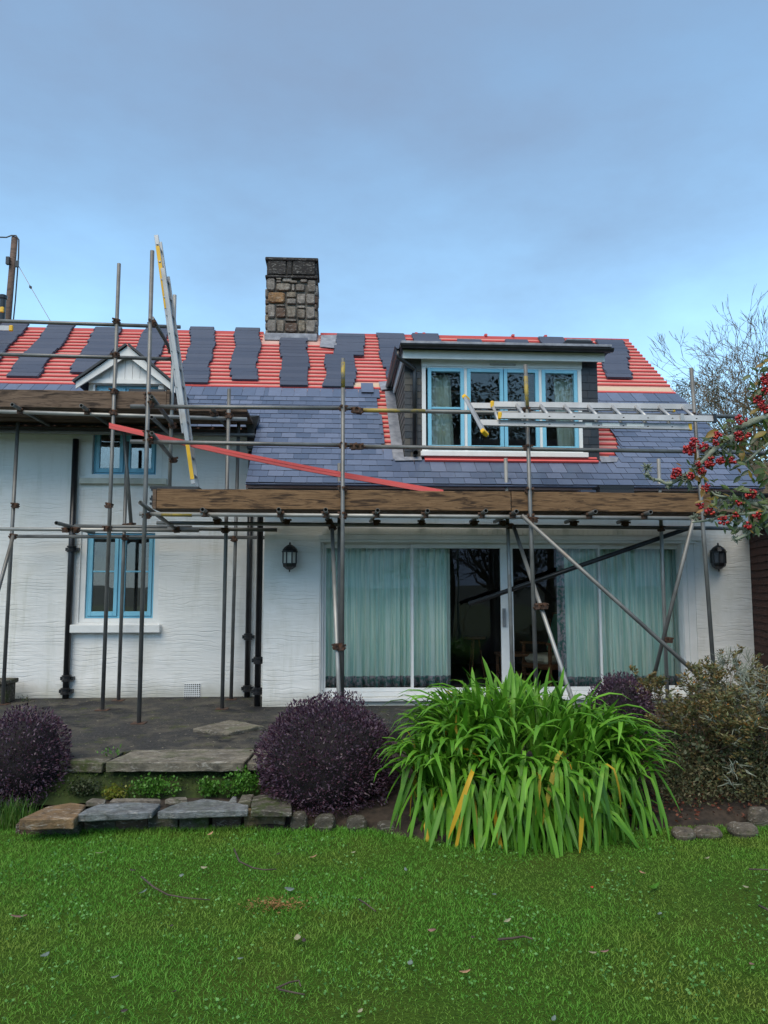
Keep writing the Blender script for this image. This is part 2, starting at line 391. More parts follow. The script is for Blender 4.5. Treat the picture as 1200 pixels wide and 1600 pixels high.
# planting bed behind the edging stones
bed = MB(); nx, ny = 40, 14
bx0, bx1, by0, by1 = -0.62, 5.2, 5.62, 8.3
def bed_front(x): return 6.20 - 0.42*max(0.0, min(1.0, (x-0.2)/0.6)) + 0.30*max(0.0, min(1.0, (x-1.9)/0.5))
for j in range(ny+1):
    for i in range(nx+1):
        x = bx0+(bx1-bx0)*i/nx; f = bed_front(x); y = f+(by1-f)*(j/ny)
        bed.v.append((x, y, -0.02 + 0.24*min(1, (y-f)/1.0) + 0.025*noise.noise(Vector((x*3, y*3, 1))) + (0.05 if j > 0 else 0)))
for j in range(ny):
    for i in range(nx): a = j*(nx+1)+i; bed.f.append((a, a+1, a+nx+2, a+nx+1)); bed.m.append(0)
bed = tag(bed.build('planting_bed', soil, smooth=True), kind='structure')

def slab(name, pts, z0, z1, mat, parent, seed, jag=0.006, bevel=0.007):
    rr = random.Random(seed); out = []
    for i in range(len(pts)):
        a = Vector(pts[i]); b = Vector(pts[(i+1) % len(pts)]); n = max(1, int((b-a).length/0.09))
        for k in range(n):
            q = a.lerp(b, k/n); out.append(Vector((q.x+rr.uniform(-jag, jag), q.y+rr.uniform(-jag, jag), z0)))
    m = MB(); m.prism(out, (0, 0, z1-z0))
    n = len(out)
    for i in range(n):                                 # rough lower edge, slightly uneven top
        x, y, z = m.v[i]; cx = sum(p.x for p in out)/n; cy = sum(p.y for p in out)/n
        m.v[i] = (x+(cx-x)*rr.uniform(0.0, .025), y+(cy-y)*rr.uniform(.0, .025), z+rr.uniform(0, .01))
        x, y, z = m.v[n+i]; m.v[n+i] = (x, y, z+rr.uniform(-.006, .004))
    return m.build(name, mat, parent, fix=True, bevel=bevel)
def topo(ps, z): return [G(x, y, z) for x, y in ps]
def z2(ps): return [(x/2.609, 1080+y/2.609) for x, y in ps]
steps = thing('stone_steps', (-1.4, 6.6, 0), 'low garden steps of mossy stone slabs leading from the lawn to the dark patio', 'steps')
ZS = 0.16
def sl(ps, mat, seed, th=0.06, z=ZS): slab('stone', topo(z2(ps), z), z-th, z, mat, steps, seed)
sl([(78,522),(305,520),(352,462),(290,452),(196,468)], st_tan, 1, 0.085)
sl([(312,505),(622,492),(652,456),(520,450),(400,458),(350,480)], st_blue, 2)
sl([(642,492),(1012,484),(1012,466),(945,447),(830,438),(735,452),(690,470)], st_blue, 3)
sl([(350,448),(432,446),(436,437),(372,436)], st_grey, 4, 0.05, ZS+.005)
sl([(445,446),(655,444),(648,436),(460,435)], st_grey, 5, 0.05, ZS+.005)
sl([(668,442),(768,438),(760,431),(690,432)], st_grey, 6, 0.05, ZS+.005)
sl([(934,444),(964,444),(966,428),(950,426)], st_blue, 7, 0.05, ZS)
sl([(970,452),(1026,450),(1034,419),(985,422)], st_grey, 8, 0.05, ZS)
sl([(1022,488),(1188,490),(1190,440),(1060,420),(1030,428)], st_dark, 9, 0.05)
mb = MB(); mb.box(-1.92, -0.72, 6.375, 6.95, -.02, ZS-.062)
for i, x in enumerate(np.linspace(-2.44, -0.98, 7)):   # rough riser stones under the treads
    w = .124
    yf = (G(40,1283,ZS-.06).y+.035, G(90,1283,ZS-.06).y+.035, 6.27, 6.29, 6.30, 6.29, 6.28)[i]; slab('riser_stone', [(x, yf+R.uniform(-.015,.015), 0), (x+2*w-.012, yf+R.uniform(-.015,.015), 0), (x+2*w-.012, 6.46, 0), (x, 6.46, 0)], -0.04, ZS-(.088 if i < 2 else .064), st_dark if i % 3 else st_brn, steps, 40+i, 0.012)
slab('riser_stone', [(-0.72, 6.27, 0), (-0.40, 6.25, 0), (-0.40, 6.5, 0), (-0.72, 6.5, 0)], -0.02, ZS-.052, st_tan, steps, 55)
mb.build('infill', soil, steps)
# upper tread
slab('stone', [(-1.96, 6.83, 0), (-1.30, 6.80, 0), (-0.78, 6.79, 0), (-0.74, 7.33, 0), (-1.86, 7.35, 0)], PZ-.075, PZ+.012, concrete, steps, 60, 0.008)
slab('stone', [(-0.765, 6.79, 0), (-0.30, 6.77, 0), (-0.28, 7.34, 0), (-0.725, 7.33, 0)], PZ-.07, PZ+.006, concrete, steps, 61, 0.008)
slab('stone', [(-2.6, 6.93, 0), (-1.99, 6.86, 0), (-1.97, 7.06, 0), (-2.6, 7.06, 0)], PZ-.085, PZ+.004, moss_slab, steps, 62, 0.008)
bank = MB(); nx, ny = 30, 8
for j in range(ny+1):
    for i in range(nx+1):
        x = -3.4+3.2*i/nx; t_ = j/ny
        bank.v.append((x, 6.72+.24*t_+.02*noise.noise(Vector((x*6, t_*3, 2))), 0.07+.25*t_+.03*noise.noise(Vector((x*5, t_*4, 7)))))
for j in range(ny):
    for i in range(nx): a = j*(nx+1)+i; bank.f.append((a, a+1, a+nx+2, a+nx+1)); bank.m.append(0)
tag(bank.build('bank', mossy, smooth=True), kind='structure')
m = MB(); m.prism([Vector((-3.4, 6.94, 0.0)), Vector((-0.2, 6.94, 0)), Vector((-0.2, 7.3, 0)), Vector((-3.4, 7.3, 0))], (0, 0, PZ-.1)); tag(m.build('bank_core', soil), kind='structure')
# loose paving slab lying on the asphalt
q = topo([(300,1141),(358,1147),(412,1136),(358,1126)], PZ+.02)
pv = slab('paving_slab', q, PZ-.01, PZ+.035, concrete, None, 70, 0.006); tag(pv, 'pale square concrete paving slab set askew in the dark patio', 'paving slab')
# edging stones
def edging(px, py, w, h, d, mat, lab, grp=None, seed=0, zb=-0.02):
    c = G(px, py, 0); rr = random.Random(seed); m = MB(); vs = []; n = 12
    for (f, zz) in ((.82, zb), (1.0, zb+h*.35), (.94, zb+h*.75), (.68, zb+h)):
        for j in range(n):
            a = 2*pi*j/n; e = 0.86+0.2*noise.noise(Vector((cos(a)*1.3+seed, sin(a)*1.3, zz*6)))
            sx = abs(cos(a))**.7*math.copysign(1, cos(a)); sy = abs(sin(a))**.7*math.copysign(1, sin(a))
            vs.append((c.x+sx*w/2*f*e, c.y+d/2+sy*d/2*f*e, zz+rr.uniform(-.006, .006)))
    fs = [(r*n+j, r*n+(j+1) % n, (r+1)*n+(j+1) % n, (r+1)*n+j) for r in range(3) for j in range(n)]
    fs += [tuple(range(n))[::-1], tuple(3*n+j for j in range(n))]
    o = m.add(vs, fs).build('edging_stone', mat, smooth=False, bevel=0.006)
    tag(o, lab, 'stone', 'rough stones edging the flower bed')
edging(1075,1312,.21,.075,.16, st_mid, 'small rough edging stone beside the drooping green leaves', seed=1)
edging(1112,1310,.25,.075,.16, st_mid, 'long flat grey edging stone, middle one under the brown shrub', seed=2)
edging(1170,1308,.26,.095,.17, st_mid, 'rounded grey edging stone farthest right along the bed', seed=3)
edging(1192,1292,.20,.15,.14, st_mid, 'edging stone set back behind the others under the brown shrub', seed=9)
edging(466,1299,.15,.14,.14, st_dark, 'dark mossy edging stone next to the end of the stone step', seed=4)
edging(508,1299,.20,.12,.14, st_dark, 'mossy edging stone under the middle of the round purple bush', seed=5)
edging(558,1299,.20,.11,.14, st_dark, 'mossy edging stone under the right side of the round purple bush', seed=6)
edging(606,1300,.18,.08,.13, st_dark, 'low dark edging stone between the purple bush and the green clump', seed=7)

# ------------------------------------------------------------------ the cottage
cottage = thing('cottage', (-1.0, 10.9, PZ), 'white rendered cottage with its slate roof half stripped to red battens and a wide dormer', 'house')
def panel(mb, us, zs, v, th, hole):                   # upright wall with openings; hole(u, z) says where it is open
    us = sorted(set(us)); zs = sorted(set(zs)); n, k = len(us)-1, len(zs)-1
    sol = lambda i, j: 0 <= i < n and 0 <= j < k and not hole((us[i]+us[i+1])/2, (zs[j]+zs[j+1])/2)
    for i in range(n):
        for j in range(k):
            if not sol(i, j): continue
            a, b, c, d = us[i], us[i+1], zs[j], zs[j+1]; w = v+th
            mb.add([(a,v,c),(b,v,c),(b,v,d),(a,v,d)], [(0,1,2,3)]); mb.add([(a,w,c),(b,w,c),(b,w,d),(a,w,d)], [(3,2,1,0)])
            if not sol(i-1, j): mb.add([(a,v,c),(a,w,c),(a,w,d),(a,v,d)], [(3,2,1,0)])
            if not sol(i+1, j): mb.add([(b,v,c),(b,w,c),(b,w,d),(b,v,d)], [(0,1,2,3)])
            if not sol(i, j-1): mb.add([(a,v,c),(b,v,c),(b,w,c),(a,w,c)], [(3,2,1,0)])
            if not sol(i, j+1): mb.add([(a,v,d),(b,v,d),(b,w,d),(a,w,d)], [(0,1,2,3)])
def ring(mb, u0, u1, z0, z1, v0, v1, w, wb=None, wt=None):
    wb = wb or w; wt = wt or w
    mb.box(u0, u0+w, v0, v1, z0, z1); mb.box(u1-w, u1, v0, v1, z0, z1)
    mb.box(u0+w, u1-w, v0, v1, z0, z0+wb); mb.box(u0+w, u1-w, v0, v1, z1-wt, z1)
# main wall with its two casement windows
uw = dict(u0=P(147,700,VM+.05).x, u1=P(246,700,VM+.05).x, z0=P(195,742,VM+.05).z, z1=P(195,603,VM+.05).z)
lw = dict(u0=P(135,900,VM+.05).x, u1=P(241,900,VM+.05).x, z0=P(190,966,VM+.05).z, z1=P(190,833,VM+.05).z)
SB = .085                                              # plain white surround
UH = (uw['u0']-SB, uw['u1']+SB, uw['z0']-SB, uw['z1']+SB); LH = (lw['u0']-.075, lw['u1']+.075, lw['z0']-.055, lw['z1']+.06)
inn = lambda h, u, z: h[0] < u < h[1] and h[2] < z < h[3]
WT = roof_z(VM)-.06
mw = MB(); panel(mw, [-7.6, UH[0], UH[1], LH[0], LH[1], -0.95], [0.1, LH[2], LH[3], UH[2], WT], VM, .35, lambda u, z: inn(UH, u, z) or inn(LH, u, z))
mw.build('wall', render_m, cottage)
# garden room front, with the wide opening
dz0, dz1 = P(650,1089,VG).z, P(650,838,VG).z
du0, du1 = P(499,1000,VG).x, P(1090,1000,VG).x
gu0, gu1 = P(411,1000,VG).x, P(1176,960,VG).x
gw = MB(); panel(gw, [gu0, du0, du1, gu1], [0.1, dz0, dz1, roof_z(VG)-.05], VG, .30, lambda u, z: du0 < u < du1 and dz0 < z < dz1)
gw.build('wall', render_m, cottage)
side = MB(); side.box(gu0, gu0+.3, VG+.302, VM, 0.1, roof_z(VG+.3)-.05)
gv = [(VG+.302, 0.1), (17.9, 0.1), (17.9, roof_z(VG+.3)-.05), (14.0, roof_z(14.0)-.12), (VG+.302, roof_z(VG+.3)-.05)]
side.prism([Vector((gu1-.3, a, b)) for a, b in gv], (.298, 0, 0))
gv2 = [(VM+.352, 0.1), (17.9, 0.1), (17.9, WT), (14.0, roof_z(14.0)-.12), (VM+.352, WT)]
side.prism([Vector((-7.6, a, b)) for a, b in gv2], (.3, 0, 0)); side.box(-7.298, gu1-.302, 17.6, 17.9, .1, 3.2)
side.build('wall', render_m, cottage, fix=True)
# header boards above the sliding door: row of little upright boards, then two white trims
za, zb = P(650,826,VG).z, P(650,836.5,VG).z
hb = MB(); hb.box(du0+.02, du1+.12, VG-.03, VG-.002, zb+.002, za)
hd = hb.build('header_board', white, cottage)
n = 74; w = (du1-du0)/n
bm_ = MB(); bm_.box(-w/2+.004, w/2-.004, -.010, 0, 0, za-zb-.012); bme = bm_.mesh('header_tile', white)
for i in range(n): inst('header_tile', bme, hd, (du0+.03+w*(i+.5), VG-.0305, zb+.006))
tr = MB(); tr.box(du0-.02, du1+.10, VG-.035, VG-.002, P(650,843,VG).z, zb); tr.box(du0+.0, du1+.02, VG-.018, VG+.04, P(650,847.5,VG).z, P(650,843,VG).z-.002); tr.build('door_head_trim', white, cottage)
# eaves: fascia, soffit, black gutter
eg = MB(); eg.box(gu0-.12, gu1+.05, 9.68, 9.705, roof_z(9.68)-.20, roof_z(9.68)-.035); eg.box(gu0-.12, gu1+.05, 9.707, VG-.002, roof_z(9.68)-.2, roof_z(9.68)-.175)
eg.build('fascia', cream, cottage)
gt = MB(); n = 8
def gutter(mb, a, b, r=.055):
    a = Vector(a); b = Vector(b); d = (b-a).normalized(); sx = d.cross(Vector((0, 0, 1)))
    for rr, fl in ((r, 1), (r-.006, -1)):
        vs = []; 
        for p in (a, b):
            for j in range(n+1): th = pi*j/n; vs.append(p + sx*cos(th)*rr - Vector((0, 0, 1))*sin(th)*rr)
        mb.add(vs, [(j, j+1, n+2+j, n+1+j)[::fl] for j in range(n)])
gutter(gt, (gu0-.2, 9.61, roof_z(9.6)-.04), (gu1+.08, 9.61, roof_z(9.6)-.05)); gt.build('gutter', black, cottage)
me = MB(); me.box(-7.6, gu0-.2, VM-.05, VM-.03, WT-.08, WT-.005); me.build('fascia', cream, cottage)
g2 = MB(); gutter(g2, (-7.6, VM-.11, WT-.0), (gu0-.2, VM-.11, WT-.01)); g2.build('gutter', black, cottage)

# windows
def casement(name, d, v, lights, bars=(), fw=.045, sw=.05, sill=None, frame_m=blue, gl=glass):
    u0, u1, z0, z1 = d['u0'], d['u1'], d['z0'], d['z1']
    f = MB(); ring(f, u0, u1, z0, z1, v, v+.07, .028)
    for a, b in zip(lights[:-1], lights[1:]):
        if a is not lights[0]: f.box(a-.022, a+.022, v+.002, v+.07, z0+.028, z1-.028)
    win = f.build(name, frame_m, cottage, bevel=.004)
    for k, (a, b) in enumerate(zip(lights[:-1], lights[1:])):
        a += .029 if k == 0 else .023; b -= .029 if k == len(lights)-2 else .023
        s = MB(); ring(s, a+.003, b-.003, z0+.031, z1-.031, v-.018, v+.035, sw, sw*1.25)
        for q in bars: s.box(a+.003+sw, b-.003-sw, v-.010, v+.028, q-.011, q+.011)
        s.build('sash', frame_m, win, bevel=.004)
        p = MB(); p.box(a+.003+sw-.004, b-.003-sw+.004, v+.010, v+.015, z0+.031+sw*1.25-.004, z1-.031-sw+.004); p.build('pane', gl, win)
    return win
mid = P(187,900,VM+.05).x
wl = casement('casement_window', lw, VM+.06, [lw['u0'], mid, lw['u1']], bars=(P(190,893,VM+.05).z,))
wu = casement('casement_window', uw, VM+.06, [uw['u0'], P(196,700,VM+.05).x, uw['u1']])
s = MB(); ring(s, UH[0], UH[1], UH[2], UH[3], VM-.012, VM+.10, SB-.002); s.build('window_surround', white, wu)
s = MB(); ring(s, LH[0]+.002, LH[1]-.002, LH[2]+.002, LH[3]-.002, VM+.03, VM+.12, .072, .052, .057); s.build('window_surround', white, wl)
s = MB(); s.box(P(126,750,VM).x, P(262,750,VM).x, VM-.07, VM-.001, P(190,757,VM).z, P(190,748,VM).z); s.build('window_sill', cream, wu, bevel=.006)
s = MB(); s.box(P(112,980,VM).x, P(252,980,VM).x, VM-.10, VM-.001, P(190,989,VM-.1).z, P(190,976,VM-.1).z); s.build('window_sill', white, wl, bevel=.008)

# sliding door: outer frame, four leaves
VF = VG+.07
zt, zq = P(650,846,VF).z, P(650,1088,VF).z
X = lambda px, v=VF: P(px, 960, v).x
sd0, sd1 = X(502), X(1076)
f = MB(); ring(f, sd0, sd1, zq, zt, VF, VF+.14, .028, .05, .03); f.box(du1-.16, du1-.10, VG+.02, VF+.14, zq, zt); f.box(sd1+.002, du1-.164, VG+.05, VF+.14, zq, zt)
f.box(du1-.098, du1-.002, VG+.006, VF+.14, zq, zt+.02); f.box(du0+.002, sd0-.002, VG+.01, VF+.14, zq, zt+.02)
f.box(du0+.01, du1-.005, VG-.05, VG+.069, zq-.045, zq-.002)
door = f.build('sliding_door', white, cottage, bevel=.004)
def leaf(x0, x1, v, wl_, wr, name='door_leaf'):
    a = MB(); z0, z1 = zq+.052, zt-.032
    a.box(x0, x0+wl_, v, v+.045, z0, z1); a.box(x1-wr, x1, v, v+.045, z0, z1); a.box(x0+wl_, x1-wr, v, v+.045, z0, z0+.05); a.box(x0+wl_, x1-wr, v, v+.045, z1-.055, z1)
    a.build(name, white, door, bevel=.003)
    p = MB(); p.box(x0+wl_-.004, x1-wr+.004, v+.02, v+.026, z0+.046, z1-.05); p.build('pane', glass_door, door)
leaf(sd0+.03, X(646), VF+.075, .028, .03); leaf(X(643), X(796), VF+.02, .03, .105); leaf(X(797), X(941), VF+.02, .052, .03); leaf(X(938), sd1-.03, VF+.075, .03, .028)
h = MB(); hx = X(788, VF); hz = P(788,965,VF).z
h.box(hx-.022, hx+.022, VF+.005, VF+.019, hz-.12, hz+.12); h.bar((hx+.008, VF-.03, hz-.09), (hx+.008, VF-.03, hz+.09), .016, .012, (0,1,0)); h.box(hx, hx+.016, VF-.03, VF+.005, hz-.10, hz-.085); h.box(hx, hx+.016, VF-.03, VF+.005, hz+.085, hz+.10)
h.build('door_handle', simple('grey_handle', (.30,.30,.31), (.36,.36,.37), 9, .35, .3), door)

# rooms behind the glass
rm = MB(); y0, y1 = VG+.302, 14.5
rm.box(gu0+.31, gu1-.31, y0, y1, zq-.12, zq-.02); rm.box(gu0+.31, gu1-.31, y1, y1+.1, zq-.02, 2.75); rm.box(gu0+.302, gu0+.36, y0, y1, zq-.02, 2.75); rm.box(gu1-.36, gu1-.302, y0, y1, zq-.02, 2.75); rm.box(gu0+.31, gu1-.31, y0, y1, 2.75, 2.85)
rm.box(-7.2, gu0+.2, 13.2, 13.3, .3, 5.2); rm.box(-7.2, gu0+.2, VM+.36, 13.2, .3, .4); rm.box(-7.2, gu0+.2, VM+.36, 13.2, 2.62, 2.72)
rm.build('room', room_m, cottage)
chair = thing('armchair', P(850,1072,11.0), 'wooden armchair with green back cushion and cream seat standing behind the sliding door', 'armchair')
cz = zq-.018; cx = P(858,1000,11.1).x; cy = 11.1; chair.location = (cx, cy, cz)
for dx in (-.27, .27):
    for dy in (-.25, .25):
        m = MB(); m.lathe([(.026, 0), (.034, .06), (.024, .10), (.036, .18), (.030, .30), (.034, .34)], (cx+dx, cy+dy, cz), 10); m.build('leg', chair_wood, chair, smooth=True)
    m = MB(); m.bar((cx+dx, cy-.30, cz+.62), (cx+dx, cy+.32, cz+.58), .06, .035); m.box(cx+dx-.022, cx+dx+.022, cy-.27, cy-.225, cz+.34, cz+.60); m.box(cx+dx-.022, cx+dx+.022, cy+.24, cy+.285, cz+.34, cz+.95); m.build('armrest', chair_wood, chair, bevel=.008)
m = MB(); m.box(cx-.29, cx+.29, cy-.28, cy+.28, cz+.26, cz+.33); m.build('seat_frame', chair_wood, chair, bevel=.006)
m = MB(); m.box(cx-.24, cx+.24, cy-.29, cy+.22, cz+.335, cz+.46); m.build('seat_cushion', cream_cloth, chair, bevel=.04)
m = MB(); m.bar((cx, cy+.17, cz+.47), (cx, cy+.34, cz+1.02), .46, .11, (0, -1, .3)); m.build('back_cushion', green_cloth, chair, bevel=.035)
m = MB(); m.bar((cx-.26, cy+.33, cz+1.0), (cx+.26, cy+.33, cz+1.0), .04, .09); m.build('top_rail', chair_wood, chair, bevel=.006)
chair.rotation_euler.z = radians(-62)
tb = thing('side_table', P(812,1060,11.6), 'low brown wooden table in the dark room left of the armchair', 'table')
tx, ty = P(806,1040,11.3).x, 11.3; tb.location = (tx, ty, cz)
m = MB(); m.box(tx-.28, tx+.28, ty-.2, ty+.2, cz+.42, cz+.46); m.build('table_top', chair_wood, tb)
m = MB(); m.box(tx-.25, tx+.25, ty-.18, ty+.18, cz+.16, cz+.18); m.build('shelf', chair_wood, tb)
for dx in (-.24, .24):
    for dy in (-.16, .16): m = MB(); m.box(tx+dx-.02, tx+dx+.02, ty+dy-.02, ty+dy+.02, cz, cz+.42); m.build('leg', chair_wood, tb)
st = thing('plant_stand', (P(742,1000,11.9).x, 11.9, cz), 'small dark round stand seen dimly behind the middle pane of the sliding door', 'stand')
m = MB(); sx_ = st.location.x; m.lathe([(.16, .62), (.17, .63), (.17, .655), (.16, .66)], (sx_, 11.9, cz), 16); m.build('table_top', chair_wood, st)
for a in range(3): m = MB(); m.tube([(sx_+.06*cos(a*2.1), 11.9+.06*sin(a*2.1), cz+.62), (sx_+.15*cos(a*2.1), 11.9+.15*sin(a*2.1), cz)], .014, 6); m.build('leg', chair_wood, st)

def curtain(px0, px1, v, z0, z1, mat, label, pleat=.105, amp=.045, trim=None, seed=0, vv=None, flare=0.0, edge=None):
    a, b = P(px0, 950 if z1 < 3 else 640, v).x, P(px1, 950 if z1 < 3 else 640, v).x
    n = int((b-a)/.012); k = 14; rr = random.Random(seed); ph = [0]
    for i in range(n): ph.append(ph[-1]+2*pi*.012/pleat*rr.choice((.3,.6,1.0,1.9))*rr.uniform(.7,1.2))
    mb = MB()
    for j in range(k+1):
        t = j/k
        for i in range(n+1):
            w = amp*(.55+.45*t)*sin(ph[i]+.5*sin(2.2*t+i*.05)) + .010*sin(ph[i]*2.3+1)
            x = a+(b-a)*i/n; x = b-(b-x)*(1+flare*t) if flare < 0 else a+(x-a)*(1+flare*t)
            mb.v.append((x, v+w, z1+(z0-z1)*t))
    for j in range(k):
        for i in range(n):
            q = j*(n+1)+i; mb.f.append((q, q+1, q+n+2, q+n+1))
            mb.m.append(1 if (trim and j == k-1) or (edge == 'l' and i < 8) or (edge == 'r' and i > n-9) else 0)
    o = mb.build('curtain', [mat, trim or mat], smooth=True); sm = o.modifiers.new('thickness', 'SOLIDIFY'); sm.thickness = .003
    return tag(o, label, 'curtain')
cv = VF+.27; ct, cb = P(650,849,cv).z, P(650,1072,cv).z
curtain(500, 704, cv, cb, ct, teal, 'wide teal curtain behind the two left panes of the sliding door', trim=teal_trim, seed=3)
curtain(871, 945, cv, cb-.03, ct, teal, 'teal curtain with floral edge beside the armchair', trim=teal_trim, seed=4, edge='l', flare=.05)
curtain(944, 1058, cv+.04, cb-.03, ct, teal, 'teal curtain behind the far right pane of the sliding door', pleat=.10, trim=teal_trim, seed=5)

# small gabled dormer over the upper window
gd = MB(); pk = P(200,541,VM-.12); gl_, gr_ = P(119,597,VM-.12), P(274,604,VM-.12)
vr = lambda z: E_V+(z-E_Z)/TP
zc = uw['z1']+SB
gz = pk.z-.10
tri = [Vector((pk.x+(gl_.x-pk.x)*.86, VM-.02, gl_.z+.06)), Vector((pk.x+(gr_.x-pk.x)*.86, VM-.02, gl_.z+.06)), Vector((pk.x, VM-.02, gz))]
m = MB(); m.prism(tri, (0, .1, 0)); gb = m.build('gable', white, cottage, fix=True)
zl = gl_.z+.06; half = .86*(gr_.x-gl_.x)/2
for i in range(9):                                     # upright boards with open joints
    x0 = pk.x-half*.80+i*half*1.6/9+.003; x1 = x0+half*1.6/9-.006; xm = max(abs(x0-pk.x), abs(x1-pk.x))
    top = lambda x: zl+(gz-zl)*(1-abs(x-pk.x)/half)-.05
    if top(x0) < zl+.03 or top(x1) < zl+.03: continue
    pts = [(x0, zl+.012), (x1, zl+.012), (x1, top(x1))] + ([(pk.x, top(pk.x))] if x0 < pk.x < x1 else []) + [(x0, top(x0))]
    b = MB(); b.prism([Vector((x, VM-.034, z)) for x, z in pts], (0, .0135, 0)); b.build('gable_board', white, gb)
m = MB(); m.box(tri[0].x+.05, tri[1].x-.05, VM-.05, VM-.021, zl-.05, zl+.010); m.build('gable_trim', white, gb)
for g, sg in ((gl_, -1), (gr_, 1)):
    d = (Vector((pk.x, 0, pk.z))-Vector((g.x, 0, g.z))); dn = d.normalized(); nr = Vector((-dn.z, 0, dn.x))*(1 if sg < 0 else -1)
    if nr.z < 0: nr = -nr
    a = Vector((pk.x, VM-.13, pk.z)); e = Vector((g.x, VM-.13, g.z)); wv = .125
    m = MB(); m.prism([e, a, Vector((a.x, a.y, a.z-wv/abs(dn.x)*.9)), e+Vector((0, 0, -wv*.75))], (0, .03, 0)); m.build('bargeboard', white, gb, fix=True)
    # roof leaf running back into the main slope
    q = []
    for p in (e+nr*.01-dn*.03, a+nr*.01+dn*.02*0): q.append(p+Vector((0, -.04, 0)))
    back = [Vector((p.x, vr(p.z)+.05, p.z)) for p in q]
    m = MB(); m.prism([q[0], q[1], back[1], back[0]], nr*.03); m.build('dormer_slope', slate_wet, gb, fix=True)
for sx in (tri[0].x+.06, tri[1].x-.1): m = MB(); m.box(sx, sx+.04, VM+.001, vr(zl), WT-.05, zl); m.build('dormer_cheek', cream, gb)
m = MB(); m.box(tri[0].x+.1, UH[0]-.002, VM-.015, VM+.08, WT-.01, zl-.052); m.box(UH[1]+.002, tri[1].x-.1, VM-.015, VM+.08, WT-.01, zl-.052); m.box(UH[0], UH[1], VM-.01, VM+.08, UH[3]+.002, zl-.052)
m.build('front_panel', cream, gb)

# main roof: underlay on the slope (open inside the wide dormer), back slope
dl, dr = P(632,640,VD).x, P(935,640,VD).x
RIDGE = 14.0; VL = -1.16; VR_ = 5.52
def sv(v): return (v-E_V)/cos(PH)
def RP(u, s, off=0): return Vector((u, E_V, E_Z)) + RU*s + RN*off
ro = MB(); us = [-7.7, VL, dl, dr, VR_]; ss = [0, sv(10.80), sv(VD+.03), sv(12.05), sv(RIDGE)]
openr = lambda u, s: (u < VL and s < ss[1]) or (dl < u < dr and ss[2] < s < ss[3])
tmp = MB(); panel(tmp, us, ss, 0, .03, openr)
ro.add([RP(x, z, -y) for x, y, z in tmp.v], tmp.f)
ro.add([(-7.7, RIDGE, roof_z(RIDGE)), (VR_, RIDGE, roof_z(RIDGE)), (VR_, 18.3, roof_z(RIDGE)-TP*4.3), (-7.7, 18.3, roof_z(RIDGE)-TP*4.3)], [(0,1,2,3)])
roof = ro.build('roof', underlay, cottage)
GA = .155
def span_batten(s, u0, u1):
    if u1-u0 < .03: return
    m = MB(); n = max(1, int((u1-u0)/.35)); vs = []
    for i in range(n+1):
        x = u0+(u1-u0)*i/n; w = .004*noise.noise(Vector((x*.9, s*7, 3)))
        for a, b in ((-.024, .001), (.024, .001), (.024, .026), (-.024, .026)): vs.append(RP(x, s+a+w*1.5, b+w*.3))
    fs = [(i*4+j, (i+1)*4+j, (i+1)*4+(j+1) % 4, i*4+(j+1) % 4) for i in range(n) for j in range(4)] + [(0,1,2,3), (n*4+3, n*4+2, n*4+1, n*4)]
    m.add(vs, fs); m.build('batten', batten_m, roof)
TOPK = 17
s_top = TOPK*GA+.36
chl, chr_ = P(415,528,13.75).x, P(495,528,13.75).x
gapL = lambda v: dl-.30
vg0, vg1 = RF(964,719).y, RF(949,666).y
def gapR(v):                                           # left limit of the slates to the right of the dormer
    if v >= vg1: return dr+.03
    x0, x1, x2 = RF(964,719).x, RF(969,700).x, RF(947,666).x; va = RF(969,700).y
    return x0+(x1-x0)*(v-vg0)/(va-vg0) if v < va else x1+(x2-x1)*(v-va)/(vg1-va)
k = 0
while True:
    s = k*GA+.30; v = E_V+s*cos(PH)
    if v > RIDGE-.05: break
    if s > s_top+.01:
        cuts = [(-7.65, VR_)]
        if v < 12.15: cuts = [(-7.65, dl-.04), (dr+.04, VR_-.02)]
        if v > 13.62: cuts = [(-7.65, chl-.06), (chr_+.06, VR_)]
        if s_top+.10 < s < s_top+.29: cuts = [(-7.65, RF(552,590).x-.01)]
        for a, b in cuts:
            if k % 3 == 1 and a < -5: span_batten(s, a, -2.6); span_batten(s, -2.595, b)
            else: span_batten(s, a, b)
    else:
        if 10.35 < v: span_batten(s, dl-.36, dl-.155)
        if v < vg1 and v > 10.2: span_batten(s, dr+.05, gapR(v)+.06)
    k += 1
ridge_b = MB(); ridge_b.box(-7.65, chl-.06, RIDGE-.03, RIDGE+.03, roof_z(RIDGE)-.02, roof_z(RIDGE)+.035); ridge_b.build('ridge_board', batten_m, roof)
ridge_b = MB(); ridge_b.box(chr_+.06, VR_, RIDGE-.03, RIDGE+.03, roof_z(RIDGE)-.02, roof_z(RIDGE)+.035); ridge_b.build('ridge_board', batten_m, roof)
lath_m = simple('pale_lath_wood', (.50,.36,.25), (.60,.46,.34), 8, .8, scale=(1,6,6))
for a, b in ((RF(552,590).x, dl-.05), (dr+.05, VR_-.06)): 
    q = [RP(a, s_top+.115, .002), RP(b, s_top+.115, .002), RP(b, s_top+.285, .002), RP(a, s_top+.285, .002)]; wide = MB(); wide.prism(q, RN*.02); wide.build('pale_lath', lath_m, roof, fix=True)
for a in (RF(648,527).x, RF(660,527).x, RF(757,529).x, RF(800,531).x, RF(851,532).x):
    m = MB(); m.box(a, a+.05, RIDGE-.05, RIDGE+.05, roof_z(RIDGE)+.037, roof_z(RIDGE)+.075); m.build('batten', batten_m, roof)
